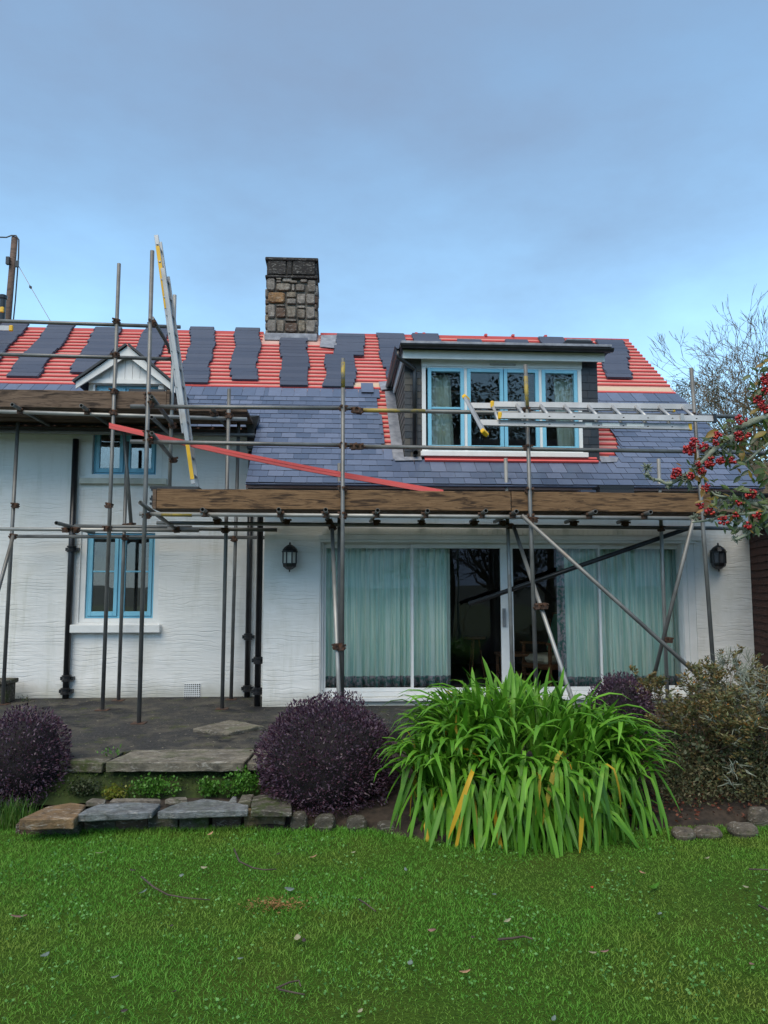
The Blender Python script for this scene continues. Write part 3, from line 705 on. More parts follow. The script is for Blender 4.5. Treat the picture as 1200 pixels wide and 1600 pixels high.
# fixed slates
SW = .20; rot0 = Matrix((Vector((1,0,0)), RU, RN)).transposed()
sm_ = MB(); sm_.box(-SW/2+.0028, SW/2-.0028, 0, .36, 0, .011)
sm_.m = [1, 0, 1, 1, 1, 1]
slate_edge_shade = simple('shaded_slate_edge', (.018,.020,.026), (.035,.038,.046), 12, .7)  # edges and underside coloured dark to deepen the shadow lines between courses
smesh = sm_.mesh('slate', [slate, slate_edge_shade])
cells = []
for k in range(TOPK+1):
    s = k*GA; v = E_V+s*cos(PH); vt = E_V+(s+.36)*cos(PH); vm = v+.12
    ok = []
    if v >= 10.76: ok.append((-7.6, VL))
    if vt < VD-.015: ok.append((VL, VR_))
    else:
        ok.append((VL, gapL(vm) + R.choice((0, .0, .05)) if v > 10.2 else dl-.16)); ok.append((gapR(vm) if v > 10.05 else dr+.12, VR_))
    if VD-.28 < v < VD-.02 and vt >= VD-.015: pass
    j0 = int(-7.8/SW); j1 = int(5.8/SW)
    for j in range(j0, j1):
        c0 = j*SW+(k % 2)*SW/2; c1 = c0+SW
        for a, b in ok:
            x0, x1 = max(a, c0), min(b, c1)
            if x1-x0 < .035: continue
            cells.append(((x0+x1)/2, s, (x1-x0)/SW))
d_s = lambda c: abs(c[1])*1.0 + (5 if c[0] < VL else 0) + (0.6 if c[0] > 4.5 else 0)
cells.sort(key=d_s)
rest = MB()
for i, (u, s, sc) in enumerate(cells):
    tilt = -.045 + R.uniform(-.006, .006); yaw = R.gauss(0, .004)
    M3 = rot0 @ Matrix.Rotation(yaw, 3, 'Z') @ Matrix.Rotation(tilt, 3, 'X')
    p = RP(u, s+R.uniform(-.004, .004), .046)
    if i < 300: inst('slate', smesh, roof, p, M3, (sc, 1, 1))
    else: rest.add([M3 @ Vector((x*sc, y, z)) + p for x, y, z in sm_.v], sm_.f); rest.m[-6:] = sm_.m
tag(rest.build('slates', [slate, slate_edge_shade], roof), kind='stuff')
# one slate standing proud above the top course
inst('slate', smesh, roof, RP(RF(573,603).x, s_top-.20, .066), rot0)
# under-eave slate course edge
m = MB(); m.prism([RP(VL, -.015, .020), RP(VR_, -.015, .020), RP(VR_, .2, .020), RP(VL, .2, .020)], RN*.02); m.build('eaves_course', slate, roof, fix=True)
# lead: valley sheet along the left cheek, apron corners, right foot
def lead_sheet(pts, off=.03, parent=None):
    m = MB(); m.prism([RP(x, s, off) for x, s in pts], RN*.006); m.build('lead_flashing', lead, roof, fix=True)
lead_sheet([(dl-.16, sv(VD)-.02), (dl-.005, sv(VD)-.02), (dl-.005, sv(12.1)), (dl-.16, sv(12.1))], .028)
lead_sheet([(dl-.14, sv(VD)-.12), (dl+.22, sv(VD)-.10), (dl+.22, sv(VD)-.005), (dl-.14, sv(VD)-.02)], .062)
lead_sheet([(dr-.02, sv(VD)-.10), (dr+.20, sv(VD)-.08), (dr+.26, sv(VD)+.04), (dr+.005, sv(VD)+.08)], .055)
lead_sheet([(dl-.22, sv(11.9)), (dl-.02, sv(11.95)), (dl-.02, sv(12.2)), (dl-.25, sv(12.15))], .06)
lead_sheet([(RF(500,540).x, sv(13.4)), (RF(528,545).x, sv(13.35)), (RF(526,525).x, sv(13.9)), (RF(502,525).x, sv(13.88))], .05)
for q in (0.012, 0.062):
    m = MB(); m.prism([RP(dl+.26, sv(VD)-.13+q*1.6, .052), RP(dr-.06, sv(VD)-.13+q*1.6, .052), RP(dr-.06, sv(VD)-.09+q*1.6, .052), RP(dl+.26, sv(VD)-.09+q*1.6, .052)], RN*.025); m.build('batten', batten_m, roof, fix=True)

# ------------------------------------------------------------------ wide flat-roofed dormer
fz1 = P(790,550,VD-.16).z; fz0 = P(790,562,VD-.16).z      # white fascia
tz = P(790,538,VD-.22).z
ru0, ru1 = P(628,546,VD-.22).x, P(954,546,VD-.22).x
m = MB(); m.box(ru0, ru1, VD-.20, 12.35, fz1+.01, tz); dorm = m.build('dormer_roof', simple('dark_roof_felt', (.022,.022,.026), (.07,.07,.078), 5, .5, bump=.2), cottage, bevel=.01)
m = MB(); m.box(ru0-.01, ru1+.01, VD-.26, VD-.202, tz-.022, tz+.014); m.box(ru0-.02, ru0+.06, VD-.2, 12.3, tz+.001, tz+.016); m.build('lead_edge', lead, dorm, bevel=.005)
m = MB(); gutter(m, (ru0-.02, VD-.255, fz1+.05), (ru1+.02, VD-.255, fz1+.04), .05); m.box(ru0, ru1, VD-.205, VD-.2005, fz1-.005, fz1+.06); m.build('gutter', black, dorm)
m = MB(); gutter(m, (ru0-.05, VD-.2, fz1+.045), (ru0-.05, 12.0, fz1+.03), .045); m.build('gutter', black, dorm)
m = MB(); m.box(ru0+.02, ru1-.06, VD-.15, VD-.125, fz0, fz1+.008); m.box(ru0+.02, ru0+.045, VD-.125, 12.2, fz0-.02, fz1+.008); m.box(ru0+.046, ru1-.06, VD-.124, VD+.1, fz1-.03, fz1+.008); m.build('fascia', white, dorm)
wz0, wz1 = P(790,704,VD).z, P(790,576,VD).z
wl0, wl1 = P(662,640,VD).x, P(908,640,VD).x
m = MB(); m.box(wl0-.03, wl1+.02, VD-.02, VD+.08, wz1+.012, fz1-.032); m.build('head_board', white, dorm)
m = MB(); zz = P(790,714,VD-.06).z; m.box(wl0-.05, wl1+.06, VD-.09, VD+.06, zz, wz0-.03); m.build('window_sill', white, dorm, bevel=.006)
m = MB(); y_ = wz1+.055; hx0, hx1 = P(765,573,VD).x, P(805,573,VD).x; m.box(hx0, hx1, VD-.036, VD-.0215, y_-.018, y_+.004); m.build('vent_bar', simple('grey_vent', (.30,.31,.31), (.4,.41,.41), 9), dorm)
xs = [P(p, 640, VD).x for p in (662, 668, 727.5, 845, 903, 908)]
fr = MB(); ring(fr, wl0-.025, wl1+.012, wz0-.028, wz1+.01, VD-.012, VD+.09, .055, .030, .02)
for p in (727.5, 844.5): c = P(p, 640, VD).x; fr.box(c-.022, c+.022, VD-.010, VD+.09, wz0+.002, wz1-.01)
dw = fr.build('dormer_window', white, cottage, bevel=.003)
lt = [(668.5, 725), (730, 786.5), (787.5, 842), (847, 902.5)]
for i, (a, b) in enumerate(lt):
    a, b = P(a, 640, VD).x, P(b, 640, VD).x
    f = MB(); ring(f, a, b, wz0+.004, wz1-.012, VD-.026, VD+.05, .048, .058)
    if i == 0: q = P(696,638,VD).z; f.box(a+.048, b-.048, VD-.02, VD+.04, q-.014, q+.014)
    f.build('sash', blue, dw, bevel=.004)
    p = MB(); p.box(a+.045, b-.045, VD+.008, VD+.013, wz0+.06, wz1-.058); p.build('pane', glass_dormer, dw)
cu = VD+.20
curtain(673, 704, cu, wz0+.02, wz1-.05, pale_cloth, 'pale green curtain at the left of the wide dormer window', pleat=.07, amp=.022, seed=8, flare=.18)
curtain(866, 899, cu, wz0+.02, wz1-.05, pale_cloth, 'pale green curtain at the right end of the wide dormer window', pleat=.07, amp=.022, seed=9, flare=-.15)
# front slate-hung strips and cheeks
ck = [(VD+.061, roof_z(VD+.06)-.03), (12.2, roof_z(12.2)-.03), (12.2, fz1), (VD+.061, fz1)]
cheeks = []
for x, f0, f1 in ((dl+.012, dl+.012, wl0-.027), (dr-.05, wl1+.014, dr-.012)):
    bk = MB(); bk.box(f0, f1, VD+.01, VD+.06, wz0-.10, fz1-.04); bk.prism([Vector((x, a, b)) for a, b in ck], (.038, 0, 0)); cheeks.append(bk.build('dormer_cheek', slate_wet, cottage, fix=True))
cheek = cheeks[0]
tile = MB(); tile.box(-.5, .5, -.010, 0, 0, 1)
tm1 = tile.mesh('hung_slate', slate_wet); tm2 = tile.mesh('hung_slate', slate_old)
for x0, x1, me, hgt, ckp in ((dl, wl0-.03, tm2, .092, cheeks[0]), (wl1+.016, dr, tm1, .108, cheeks[1])):
    z = wz0-.12; r = 0
    while z < fz1-.06:
        mdl = [(x0, (x0+x1)/2), ((x0+x1)/2, x1)] if r % 2 else [(x0, x1)] if x1-x0 < .22 else [(x0, x0+.08), (x0+.08, x1)]
        for a, b in mdl:
            inst('hung_slate', me if R.random() < .6 or me is tm1 else tm1, ckp, ((a+b)/2, VD+.009, z), (radians(-4), 0, R.gauss(0, .006)), ((b-a)-.004, 1, hgt+.03))
        z += hgt; r += 1
z = roof_z(VD)-.02; r = 0
while z < fz1-.05:                                     # left cheek, facing left
    v = VD+.005-(.09 if r % 2 else 0)
    while v < min(12.1, vr(z+.10)+.06):
        a, b = max(v, VD+.005), v+.18
        if b-a > .03: inst('hung_slate', tm2, cheek, (dl+.010, (a+b)/2, z), (radians(-4), 0, -pi/2), (b-a-.004, 1, .135))
        v += .18
    z += .105; r += 1
dp = MB(); e0 = Vector((ru0-.05, VD-.16, fz1-.0)); xx = P(648,600,VD-.05).x
dp.tube([e0, e0+Vector((0, 0, -.10)), Vector((xx, VD-.05, fz1-.22)), Vector((xx, VD-.05, fz1-.30)), Vector((xx, VD-.05, wz0-.02))], .030, 10)
pp = dp.build('downpipe', black, cottage, smooth=True)
m = MB(); m.tube([(xx, VD-.05, wz0+.02), (xx, VD-.055, wz0-.045), (xx, VD-.14, wz0-.07)], .036, 10, hollow=True); m.build('pipe_shoe', black, pp)
# stack of lead rolls / felt left on the dormer roof
ls = thing('slate_pile', (P(900,530,10.1).x, 10.1, tz), 'dark stacked slates and lead lying at the front edge of the flat dormer roof', 'slate stack')
for i in range(4):
    a = P(876+i*3, 530, 10.05).x; b = P(929-i*2, 530, 10.05).x
    m = MB(); m.box(a, b, 9.99+.012*i, 10.35+.03*i, tz+.017+.030*i, tz+.041+.030*i); m.build('sheet', lead if i == 3 else slate_wet, ls, bevel=.004)

# ------------------------------------------------------------------ chimney
CV = 13.75; cz0, cz1 = P(455,532,CV).z-.5, P(455,404,CV).z
cl, cr = P(417,470,CV).x, P(493.5,470,CV).x; CD = .95
m = MB(); m.box(cl+.03, cr-.03, CV+.03, CV+CD-.03, cz0, cz1-.03); chim = m.build('chimney', mortar, cottage)
def cq(x, y): return P(400+x/10.909, 395+y/10.909, CV)
rng_ = random.Random(5)
def stone(a, b, mat, dep=.05, face='f'):
    x0, x1, z0, z1 = a.x, b.x, b.z, a.z; g = .003
    w, h = x1-x0-2*g, z1-z0-2*g; n = []; cnt = 12
    for j in range(cnt):
        t = 2*pi*j/cnt+.26; ex = 0.36 if min(w, h) > .07 else .5
        n.append((math.copysign(abs(cos(t))**ex, cos(t))*w/2*rng_.uniform(.93, 1.0), math.copysign(abs(sin(t))**ex, sin(t))*h/2*rng_.uniform(.92, 1.0)))
    m = MB(); vs = []; pr = rng_.uniform(.0, .018); cx, cz_ = (x0+x1)/2, (z0+z1)/2
    for f, d in ((.97, 0.0), (1.0, -dep*.6), (.84, -dep-pr)):
        for x, z in n:
            if face == 'f': vs.append((cx+x*f, CV+.03+d, cz_+z*f))
            elif face == 'l': vs.append((cl+.03+d, cx+x*f, cz_+z*f))
            else: vs.append((cr-.03-d, cx+x*f, cz_+z*f))
    fs = [(r*cnt+j, r*cnt+(j+1) % cnt, (r+1)*cnt+(j+1) % cnt, (r+1)*cnt+j) for r in range(2) for j in range(cnt)] + [tuple(2*cnt+j for j in range(cnt))]
    m.add(vs, fs).build('stone', mat, chim, fix=True)
FS = [(185,425,330,658,0),(338,425,442,468,0),(342,472,436,512,0),(446,430,622,505,0),(338,515,600,660,0),(575,475,712,526,0),(606,535,662,662,0),(668,530,838,662,0),(748,452,882,508,0),(872,455,1025,684,0),
 (203,662,503,868,1),(512,662,692,772,0),(522,776,692,884,0),(696,690,846,884,0),(850,692,1008,888,0),(203,872,328,1114,0),(336,880,504,924,0),(338,926,512,1112,2),(516,902,692,1118,0),(696,898,846,950,0),(700,954,844,1128,0),(852,912,1008,1138,0),
 (188,1136,352,1364,0),(354,1136,482,1364,0),(486,1124,704,1180,0),(488,1182,716,1366,2),(720,1142,842,1364,0),(846,1142,1016,1368,0)]
for a, b, c, d, k in FS: stone(cq(a, b), cq(c, d), (st_chim, st_org, st_brn)[k])
for face in ('l', 'r'):
    z = cz0+.3
    while z < cz1-.42:
        h = rng_.uniform(.12, .22); y = CV+.0
        while y < CV+CD-.1:
            w = min(rng_.uniform(.14, .34), CV+CD-y); stone(Vector((y, 0, z+h)), Vector((y+w, 0, z)), rng_.choice((st_chim, st_chim, st_brn)), face=face); y += w
        z += h
def capstone(a, b, out, name='stone'):
    m = MB(); m.box(a.x, b.x, CV-out, CV+.029, b.z, a.z); m.build(name, st_blk, chim, bevel=.012)
capstone(cq(205,140), cq(510,380), .030); capstone(cq(530,145), cq(612,380), .022); capstone(cq(630,145), cq(1005,388), .030)
m = MB(); m.box(cl-.04, cr+.04, CV-.045, CV+CD+.045, cq(0,132).z, cz1+.008); m.build('coping', st_blk, chim, bevel=.014)
m = MB(); m.box(cl-.035, cr+.035, CV-.045, CV+CD+.045, cq(0,428).z, cq(0,384).z); m.build('drip_course', st_blk, chim, bevel=.012)
m = MB(); m.box(cl-.012, cr+.012, CV+.031, CV+CD+.02, cq(0,383).z, cq(0,133).z); m.build('cap_course', st_blk, chim)
m = MB(); m.box(cl-.03, cr+.03, CV-.05, CV+.028, cq(0,1480).z-.02, cq(0,1372).z); m.build('lead_flashing', lead, chim, bevel=.01)

# drainpipes on the walls
def pipe(pts, r, collars, name='downpipe'):
    m = MB(); m.tube(pts, r, 10); o = m.build(name, black, cottage, smooth=True)
    for p in collars:
        m = MB(); p = Vector(p); m.lathe([(r*1.05, -.045), (r*1.5, -.04), (r*1.5, -.02), (r*1.18, -.012), (r*1.18, .02), (r*1.5, .026), (r*1.5, .042), (r*1.05, .05)], p, 12); m.box(p.x-r*2.1, p.x+r*2.1, p.y+.012, p.y+r+.03, p.z-.025, p.z+.02); m.build('pipe_collar', black, o)
    return o
v = VM-.07; x = P(110,900,v).x
pipe([(x, v, PZ-.02), (x, v, WT-.15)], .043, [P(104,1060,v), P(102,1080,v), P(112,858,v)])
x = P(388.5,950,v).x
hp = pipe([(x, v, PZ), (x, v, WT-.30)], .040, [(x, v, P(387,995,v).z), (x, v, P(385,1076,v).z)])
ht = P(391,650,v-.12).z; m = MB(); m.prism([Vector((x-.10, v-.16, ht)), Vector((x+.12, v-.16, ht)), Vector((x+.12, v-.16, ht-.05)), Vector((x+.055, v-.13, ht-.20)), Vector((x+.05, v-.13, WT-.28)), Vector((x-.05, v-.13, WT-.28)), Vector((x-.045, v-.13, ht-.20)), Vector((x-.10, v-.16, ht-.05))], (0, .15, 0)); m.build('hopper_head', black, hp, fix=True)
x = gu0-.065; v = VG+.06
pipe([(x, v, PZ), (x, v, roof_z(9.6)-.30), (x, 9.66, roof_z(9.6)-.10)], .040, [(x, v, P(403,1032,v).z), (x, v, P(403,1080,v).z)])
# air brick
m = MB(); v = VM; a, b = P(288,1068,v), P(313,1090,v); m.box(a.x, b.x, v-.012, v-.001, b.z, a.z); ab = m.build('air_brick', white, cottage)
m = MB()
for i in range(8):
    for j in range(7):
        cx_ = a.x+(b.x-a.x)*(i+.5)/8; cz_ = b.z+(a.z-b.z)*(j+.5)/7; m.box(cx_-.007, cx_+.007, v-.0135, v-.0122, cz_-.008, cz_+.008)
tag(m.build('vent_hole', black, ab), kind='stuff')

# wall lanterns
def M_lamp_glass():
    t = NT('frosted_lantern_glass'); return t.fin(t.ramp(t.noise(9, 3), [(.3, (.42,.41,.36)), (.7, (.58,.57,.52))]), .35)
lampg = M_lamp_glass()
def M_lamp_dark():
    t = NT('dusty_lantern_glass'); return t.fin(t.ramp(t.noise(9, 3), [(.3, (.045,.045,.05)), (.7, (.09,.09,.095))]), .2)
lampd = M_lamp_dark()
def lantern(px, py0, py1, gm, label):
    v = VG-.13; t = P(px, py0, v); b = P(px, py1, v); H = t.z-b.z; c = Vector((t.x, v, b.z))
    o = thing('wall_lantern', (c.x, VG, b.z), label, 'lantern', 'black lanterns beside the sliding door'); r = H*.25
    m = MB(); m.lathe([(.004, 0), (.010, H*.03), (.010, H*.07), (r*.45, H*.10), (r*.9, H*.18), (r*.98, H*.28), (r*.98, H*.30)], c, 8, pi/8); m.build('lower_bowl', black, o)
    m = MB(); m.lathe([(r*.90, H*.30), (r*.90, H*.66)], c, 8, pi/8); m.build('glass_panel', gm, o)
    m = MB()
    for k in range(8):
        a = 2*pi*k/8+pi/8; q = c+Vector((cos(a)*r*.93, sin(a)*r*.93, 0)); m.tube([q+Vector((0, 0, H*.29)), q+Vector((0, 0, H*.67))], .009, 5)
    m.lathe([(r*1.0, H*.655), (r*1.12, H*.66), (r*1.12, H*.69), (r, H*.70)], c, 8, pi/8); m.build('cage', black, o)
    m = MB(); m.lathe([(r*1.02, H*.70), (r*.95, H*.76), (r*.72, H*.83), (r*.40, H*.89), (.012, H*.92), (.010, H*.95), (.014, H*.965), (.003, H)], c, 12); m.build('cap', black, o)
    m = MB(); m.box(c.x-.05, c.x+.05, VG-.022, VG-.001, c.z+H*.3, c.z+H*.75); m.bar((c.x, VG-.02, c.z+H*.62), (c.x, v+r*.5, c.z+H*.70), .03, .03); m.build('bracket', black, o)
lantern(453, 847, 894, lampg, 'black wall lantern with pale glass on the white wall left of the sliding door')
lantern(1121.5, 848, 893, lampd, 'black wall lantern with dark glass on the white pier right of the sliding door')
# planter at the left edge
pl = thing('planter', (P(2,1097,VM-.35).x, VM-.35, PZ), 'dark weathered planter standing against the white wall at the left edge', 'planter')
c = pl.location; 
m = MB(); m.prism([Vector((c.x-.16, c.y-.13, PZ)), Vector((c.x+.12, c.y-.13, PZ)), Vector((c.x+.12, c.y+.14, PZ)), Vector((c.x-.16, c.y+.14, PZ))], (0, 0, .24)); m.build('pot', st_dark, pl, bevel=.01)
m = MB(); m.box(c.x-.2, c.x+.145, c.y-.16, c.y+.17, PZ+.241, PZ+.30); m.build('rim', st_dark, pl, bevel=.01)

# ------------------------------------------------------------------ loose slate stacks on the battens
BW = .40
def bundle(seed):
    rr = random.Random(seed); m = MB()
    for i in range(5):
        dx, dy = rr.uniform(-.010, .010), rr.uniform(-.010, .006)
        m.box(-BW/2+dx, BW/2+dx, max(0, dy*.3), .1525+dy*.3, i*.0072, i*.0072+.0066)
    return m.mesh('slate_bundle', slate_new)
bmesh_ = [bundle(i) for i in range(5)]
cols = [(6,44,505,-60,-22,585,'loose slates stacked on the battens at the far left edge of the roof'),
 (80,117,508,12,57,587,'slanting stack of loose slates, second from the left edge of the roof'),
 (153,190,511,111,158,581,'stack of loose slates on the roof just left of the small gabled dormer'),
 (230,266,513,197,236,575,'stack of loose slates running down behind the small gabled dormer'),
 (301,335,511,289,327,597,'wide stack of loose slates right of the leaning ladder'),
 (371,405,513,361,399,592,'stack of loose slates on the roof just left of the chimney'),
 (441,478,531,441,480,601,'stack of loose slates directly below the chimney'),
 (527,566,521,508,552,603,'kinked stack of loose slates right of the chimney with its top half shifted'),
 (589,627,521,605,645,590,'stack of loose slates running down beside the left end of the wide dormer'),
 (647,684,523,660,700,590,'stack of loose slates showing above the left part of the wide dormer roof'),
 (718,752,530,736,774,590,'short stack of loose slates showing above the middle of the dormer roof'),
 (790,822,532,813,849,590,'low stack of loose slates just right of the middle of the dormer roof'),
 (842,876,528,872,910,590,'stack of loose slates beside the dark pile on the dormer roof'),
 (935,972,531,951,987,589,'stack of loose slates on the battens right of the wide dormer')]
for ci, (a0, a1, ay, b0, b1, by, lab) in enumerate(cols):
    t0, t1, q0, q1 = RF(a0, ay, .05), RF(a1, ay, .05), RF(b0, by, .05), RF(b1, by, .05)
    st_, sb = sv(min(t0.y, RIDGE+.05)), sv(q0.y); n = int((st_-sb)/GA)
    o = thing('slate_stack', (RP((q0.x+q1.x)/2, sb, .03)), lab, 'slate stack', 'stacks of loose slates laid on the roof battens')
    for i in range(n+1):
        f = (i*GA)/(st_-sb); u = (t0.x+t1.x)/2*f + (q0.x+q1.x)/2*(1-f); w = ((t1.x-t0.x)*f + (q1.x-q0.x)*(1-f))
        if ci == 7: u = (RF(546,540,.05).x if f > .52 else RF(531,580,.05).x)
        if i == n: f = 1
        s_ = sb+i*GA; tl = R.uniform(-.012, .012)
        inst('slate_bundle', bmesh_[(i+ci) % 5], o, RP(u+R.gauss(0, .008)+.022*sin(i*.62+ci*1.7)-(.05 if ci == 4 and i < 6 else 0), s_, .034), rot0 @ Matrix.Rotation(R.gauss(0, .008), 3, 'Z') @ Matrix.Rotation(tl, 3, 'X'), (w/BW*1.09*R.uniform(.97, 1.04), 1, 1))

# ------------------------------------------------------------------ scaffolding
VA, VB, VI, VW = 8.83, 9.80, 9.62, 10.62              # front row, left row, row by the garden room, row by the main wall
TR = .0242
sc_r = thing('scaffold', (0.8, 8.83, PZ), 'long scaffold of steel tubes with one brown boarded lift across the sliding door', 'scaffold', 'tube scaffolds standing against the cottage')
sc_l = thing('scaffold', (-3.2, 9.8, PZ), 'higher scaffold of steel tubes with a grey boarded lift in front of the left wall', 'scaffold', 'tube scaffolds standing against the cottage')
cm = MB(); cm.box(-.036,.036,-.028,.028,-.034,.034)
for s in (-1, 1): cm.tube([(s*.03,-.05,.022),(s*.03,.05,.022)], .009, 6); cm.box(s*.03-.014, s*.03+.014, -.056, -.042, .010, .034)
cm.tube([(0,0,-.032),(0,0,.032)], .037, 10); cm.tube([(-.055,0,-.01),(.055,0,-.01)], .010, 6)
cmesh = cm.mesh('coupler', rusty)
def coup(par, px, py, v): 
    return inst('coupler', cmesh, par, P(px, py, v), (R.gauss(0, .12), R.gauss(0, .12), R.uniform(-.6, .6)+R.choice((0, pi))))
def tube(par, name, pts, mat=steel, hollow=False, foot=False):
    q = [P(*p) for p in pts]
    if foot:                                           # let the tube run on down to the patio
        d = q[0]-q[-1] if q[0].z < q[-1].z else q[-1]-q[0]
        lo = 0 if q[0].z < q[-1].z else -1; zf = PZ if foot is True else foot
        q[lo] = q[lo] + d*((zf-q[lo].z)/d.z)
    m = MB(); m.tube(q, TR, 12, hollow=hollow); o = m.build(name, mat, par, smooth=False)
    for p in o.data.polygons: p.use_smooth = len(p.vertices) == 4
    if foot is True:
        b = q[0] if q[0].z < q[-1].z else q[-1]; m = MB(); m.box(b.x-.075, b.x+.075, b.y-.075, b.y+.075, PZ+.001, PZ+.008); m.build('base_plate', rusty, par)
    return o
# standards, right scaffold
tube(sc_r, 'standard', [(217,1133,VA), (238,392,VA)], hollow=True, foot=True)
tube(sc_r, 'standard', [(534.5,1086,VA), (536,560,VA)], steel, hollow=True, foot=True)
tube(sc_r, 'standard', [(838,1075,VA), (821,570,VA)], steel, hollow=True, foot=True)
tube(sc_r, 'standard', [(1113,1020,VA), (1080,575,VA)], hollow=True, foot=True)
tube(sc_r, 'standard', [(801,1064,VI), (790,716,VI)], steel_pale, foot=True)
tube(sc_r, 'standard', [(1041,1040,VI), (1029,717,VI)], steel_pale, foot=True)
tube(sc_r, 'standard', [(530,1000,VI), (530,724,VI)], foot=True)
tube(sc_r, 'brace', [(519,827,9.5), (529.5,1085,8.62)], steel_pale, foot=.1)
tube(sc_r, 'brace', [(803,824,9.5), (887,1072,8.3)], steel_pale, foot=.1)
tube(sc_r, 'brace', [(815,805,VA-.07), (1063,1030,VA-.07)], foot=.2)
tube(sc_r, 'brace', [(1085,806,VA-.05), (1025,1044,9.5)], foot=.3)
m = MB(); m.tube([P(733,944,VI+.06), P(1079,824,VI+.02)], .030, 10); m.build('brace', black, sc_r, smooth=True)
# rails and ledgers
tube(sc_r, 'guard_rail', [(204,635,VA+.055), (556,638,VA+.055)])
tube(sc_r, 'guard_rail', [(557,641,VA+.055), (1157,651,VA+.055)])
tube(sc_r, 'guard_rail', [(204,690,VA+.055), (556,696,VA+.055)])
tube(sc_r, 'guard_rail', [(557,697.5,VA+.055), (1232,708,VA+.055)])
zl_ = P(600,806.5,VA+.055).z
tube(sc_r, 'ledger', [(218,803,VA+.055), (1090,810,VA+.055)], steel_pale)
tube(sc_r, 'ledger', [(245,817,VI-.055), (1180,826,VI-.055)])
tube(sc_r, 'ledger', [(262,826,VI+.25), (433,828,VI+.25)])
# deck boards and toe boards
bz0 = zl_+.072
def boards(par, x0, x1, v0, n, z, mat, joints, seed, w=.205):
    rr = random.Random(seed)
    for i in range(n):
        cuts = [x0]+[j+rr.uniform(-.25, .25) for j in joints]+[x1]
        for a, b in zip(cuts[:-1], cuts[1:]):
            m = MB(); m.box(a+.004, b-.004, v0+i*w+.004, v0+(i+1)*w-.004, z+rr.uniform(0, .004), z+.036); m.build('deck_board', mat, par)
dx0, dx1 = P(243,800,VA).x, P(1108,800,VA).x
boards(sc_r, dx0-.02, dx1+.5, VA+.06, 4, bz0, board_old, [.6, 2.9], 3)
def toe(par, a, b, y0, y1, v, z0, mat, h=.228):
    m = MB(); n = 10; rr = random.Random(int(a*100)); vs = []
    for i in range(n+1):
        x = a+(b-a)*i/n; w0, w1 = rr.uniform(-.004, .004), rr.uniform(-.005, .005)
        vs += [(x, v, z0+w0), (x, v+.036, z0+w0), (x, v+.036, z0+h+w1), (x, v, z0+h+w1)]
    fs = [(i*4+j, i*4+(j+1) % 4, (i+1)*4+(j+1) % 4, (i+1)*4+j) for i in range(n) for j in range(4)] + [(3,2,1,0), (n*4, n*4+1, n*4+2, n*4+3)]
    m.add(vs, fs); return m.build('toe_board', mat, par, fix=True, bevel=.004)
toe(sc_r, dx0, P(799,780,VA).x, 0, 0, VA+.030, bz0-.002, board)
toe(sc_r, P(800.5,780,VA).x, dx1+.05, 0, 0, VA+.034, bz0-.004, board)
m = MB(); m.box(dx0-.045, dx0-.006, VA+.03, VI+.2, bz0-.002, bz0+.22); m.build('toe_board', board_old, sc_r)
ypaint = simple('worn_yellow_paint', (.14,.13,.10), (.36,.26,.05), 9, .55, .1, det=6, lo=.40, hi=.55)
for a, b in (((558,641,VA+.055),(664,642.5,VA+.055)), ((823.6,640,VA),(821.6,588,VA)), ((536,606,VA),(536,566,VA)), ((252,803.6,VA+.055),(300,804.2,VA+.055))):
    m = MB(); m.tube([P(*a), P(*b)], TR+.0012, 12); m.build('paint_band', ypaint, sc_r, smooth=True)
# transoms with open ends sticking out
for px in (316, 436, 509, 590, 668, 758, 807, 929, 1017):
    x = P(px, 797, VA-.16).x; z = zl_+.044
    m = MB(); m.tube([(x, VA-.14-R.uniform(0, .08), z), (x+R.uniform(-.05, .05), VI+.22, z-.02)], TR, 12, hollow=True); m.build('transom', steel, sc_r, smooth=False)
    inst('coupler', cmesh, sc_r, (x, VA+.055, z-.03), (0, 0, R.uniform(-.4, .4))); 
    inst('coupler', cmesh, sc_r, (x+.03, VI-.055, z-.06), (R.uniform(-.3, .3), 0, R.uniform(-.4, .4)))
tube(sc_r, 'transom', [(219,785,VA-.2), (278,829,9.9)], hollow=True)
tube(sc_r, 'transom', [(237,620,VA-.10), (272,667,9.9)], hollow=True)
tube(sc_r, 'transom', [(237,677,VA-.10), (271,719,9.9)], hollow=True)
for px, py in ((234,632),(233,690),(229,806),(536,638),(536,696),(536,764),(536,806),(822,641),(824,700),(827,767),(830,808),(1083,650),(1087,703),(1096,808),(232,620),(231,678),(555,641),(561,642),(553,698),(563,698)):
    coup(sc_r, px, py, VA+.02)
for px, py, v in ((533,1012,VA-.02),(526,1010,VA-.02),(840,948,VA-.03),(850,947,VA-.05),(1045,1000,9.3),(834,812,VA-.06),(271,719,VB),(270,665,VB),(797,822,VI-.05),(1033,826,VI-.05),(520,824,VI-.05)):
    coup(sc_r, px, py, v)
# left scaffold
tube(sc_l, 'standard', [(160,1112,VB), (186,412,VB)], hollow=True, foot=True)
tube(sc_l, 'standard', [(347,1110,VB), (358,608,VB)], hollow=True, foot=True)
tube(sc_l, 'standard', [(4,1101,10.35), (28,660,10.35)], foot=True)
tube(sc_l, 'standard', [(185,1098,VW), (199,690,VW)], foot=True)
tube(sc_l, 'standard', [(361,1094,VW), (373,660,VW)], foot=True)
tube(sc_l, 'standard', [(264,800,VB+.1), (273,461,VB+.1)], steel_pale, hollow=True)
tube(sc_l, 'brace', [(193,665,VW-.25), (205,821,VW-.12)])
tube(sc_l, 'brace', [(-24,1000,10.0), (21,836,10.28)])
tube(sc_l, 'guard_rail', [(-60,499.5,VB+.055), (282,511,VB+.055)])
tube(sc_l, 'guard_rail', [(-60,552,VB+.055), (268,561,VB+.055)])
zll = P(100,646,VB+.055).z
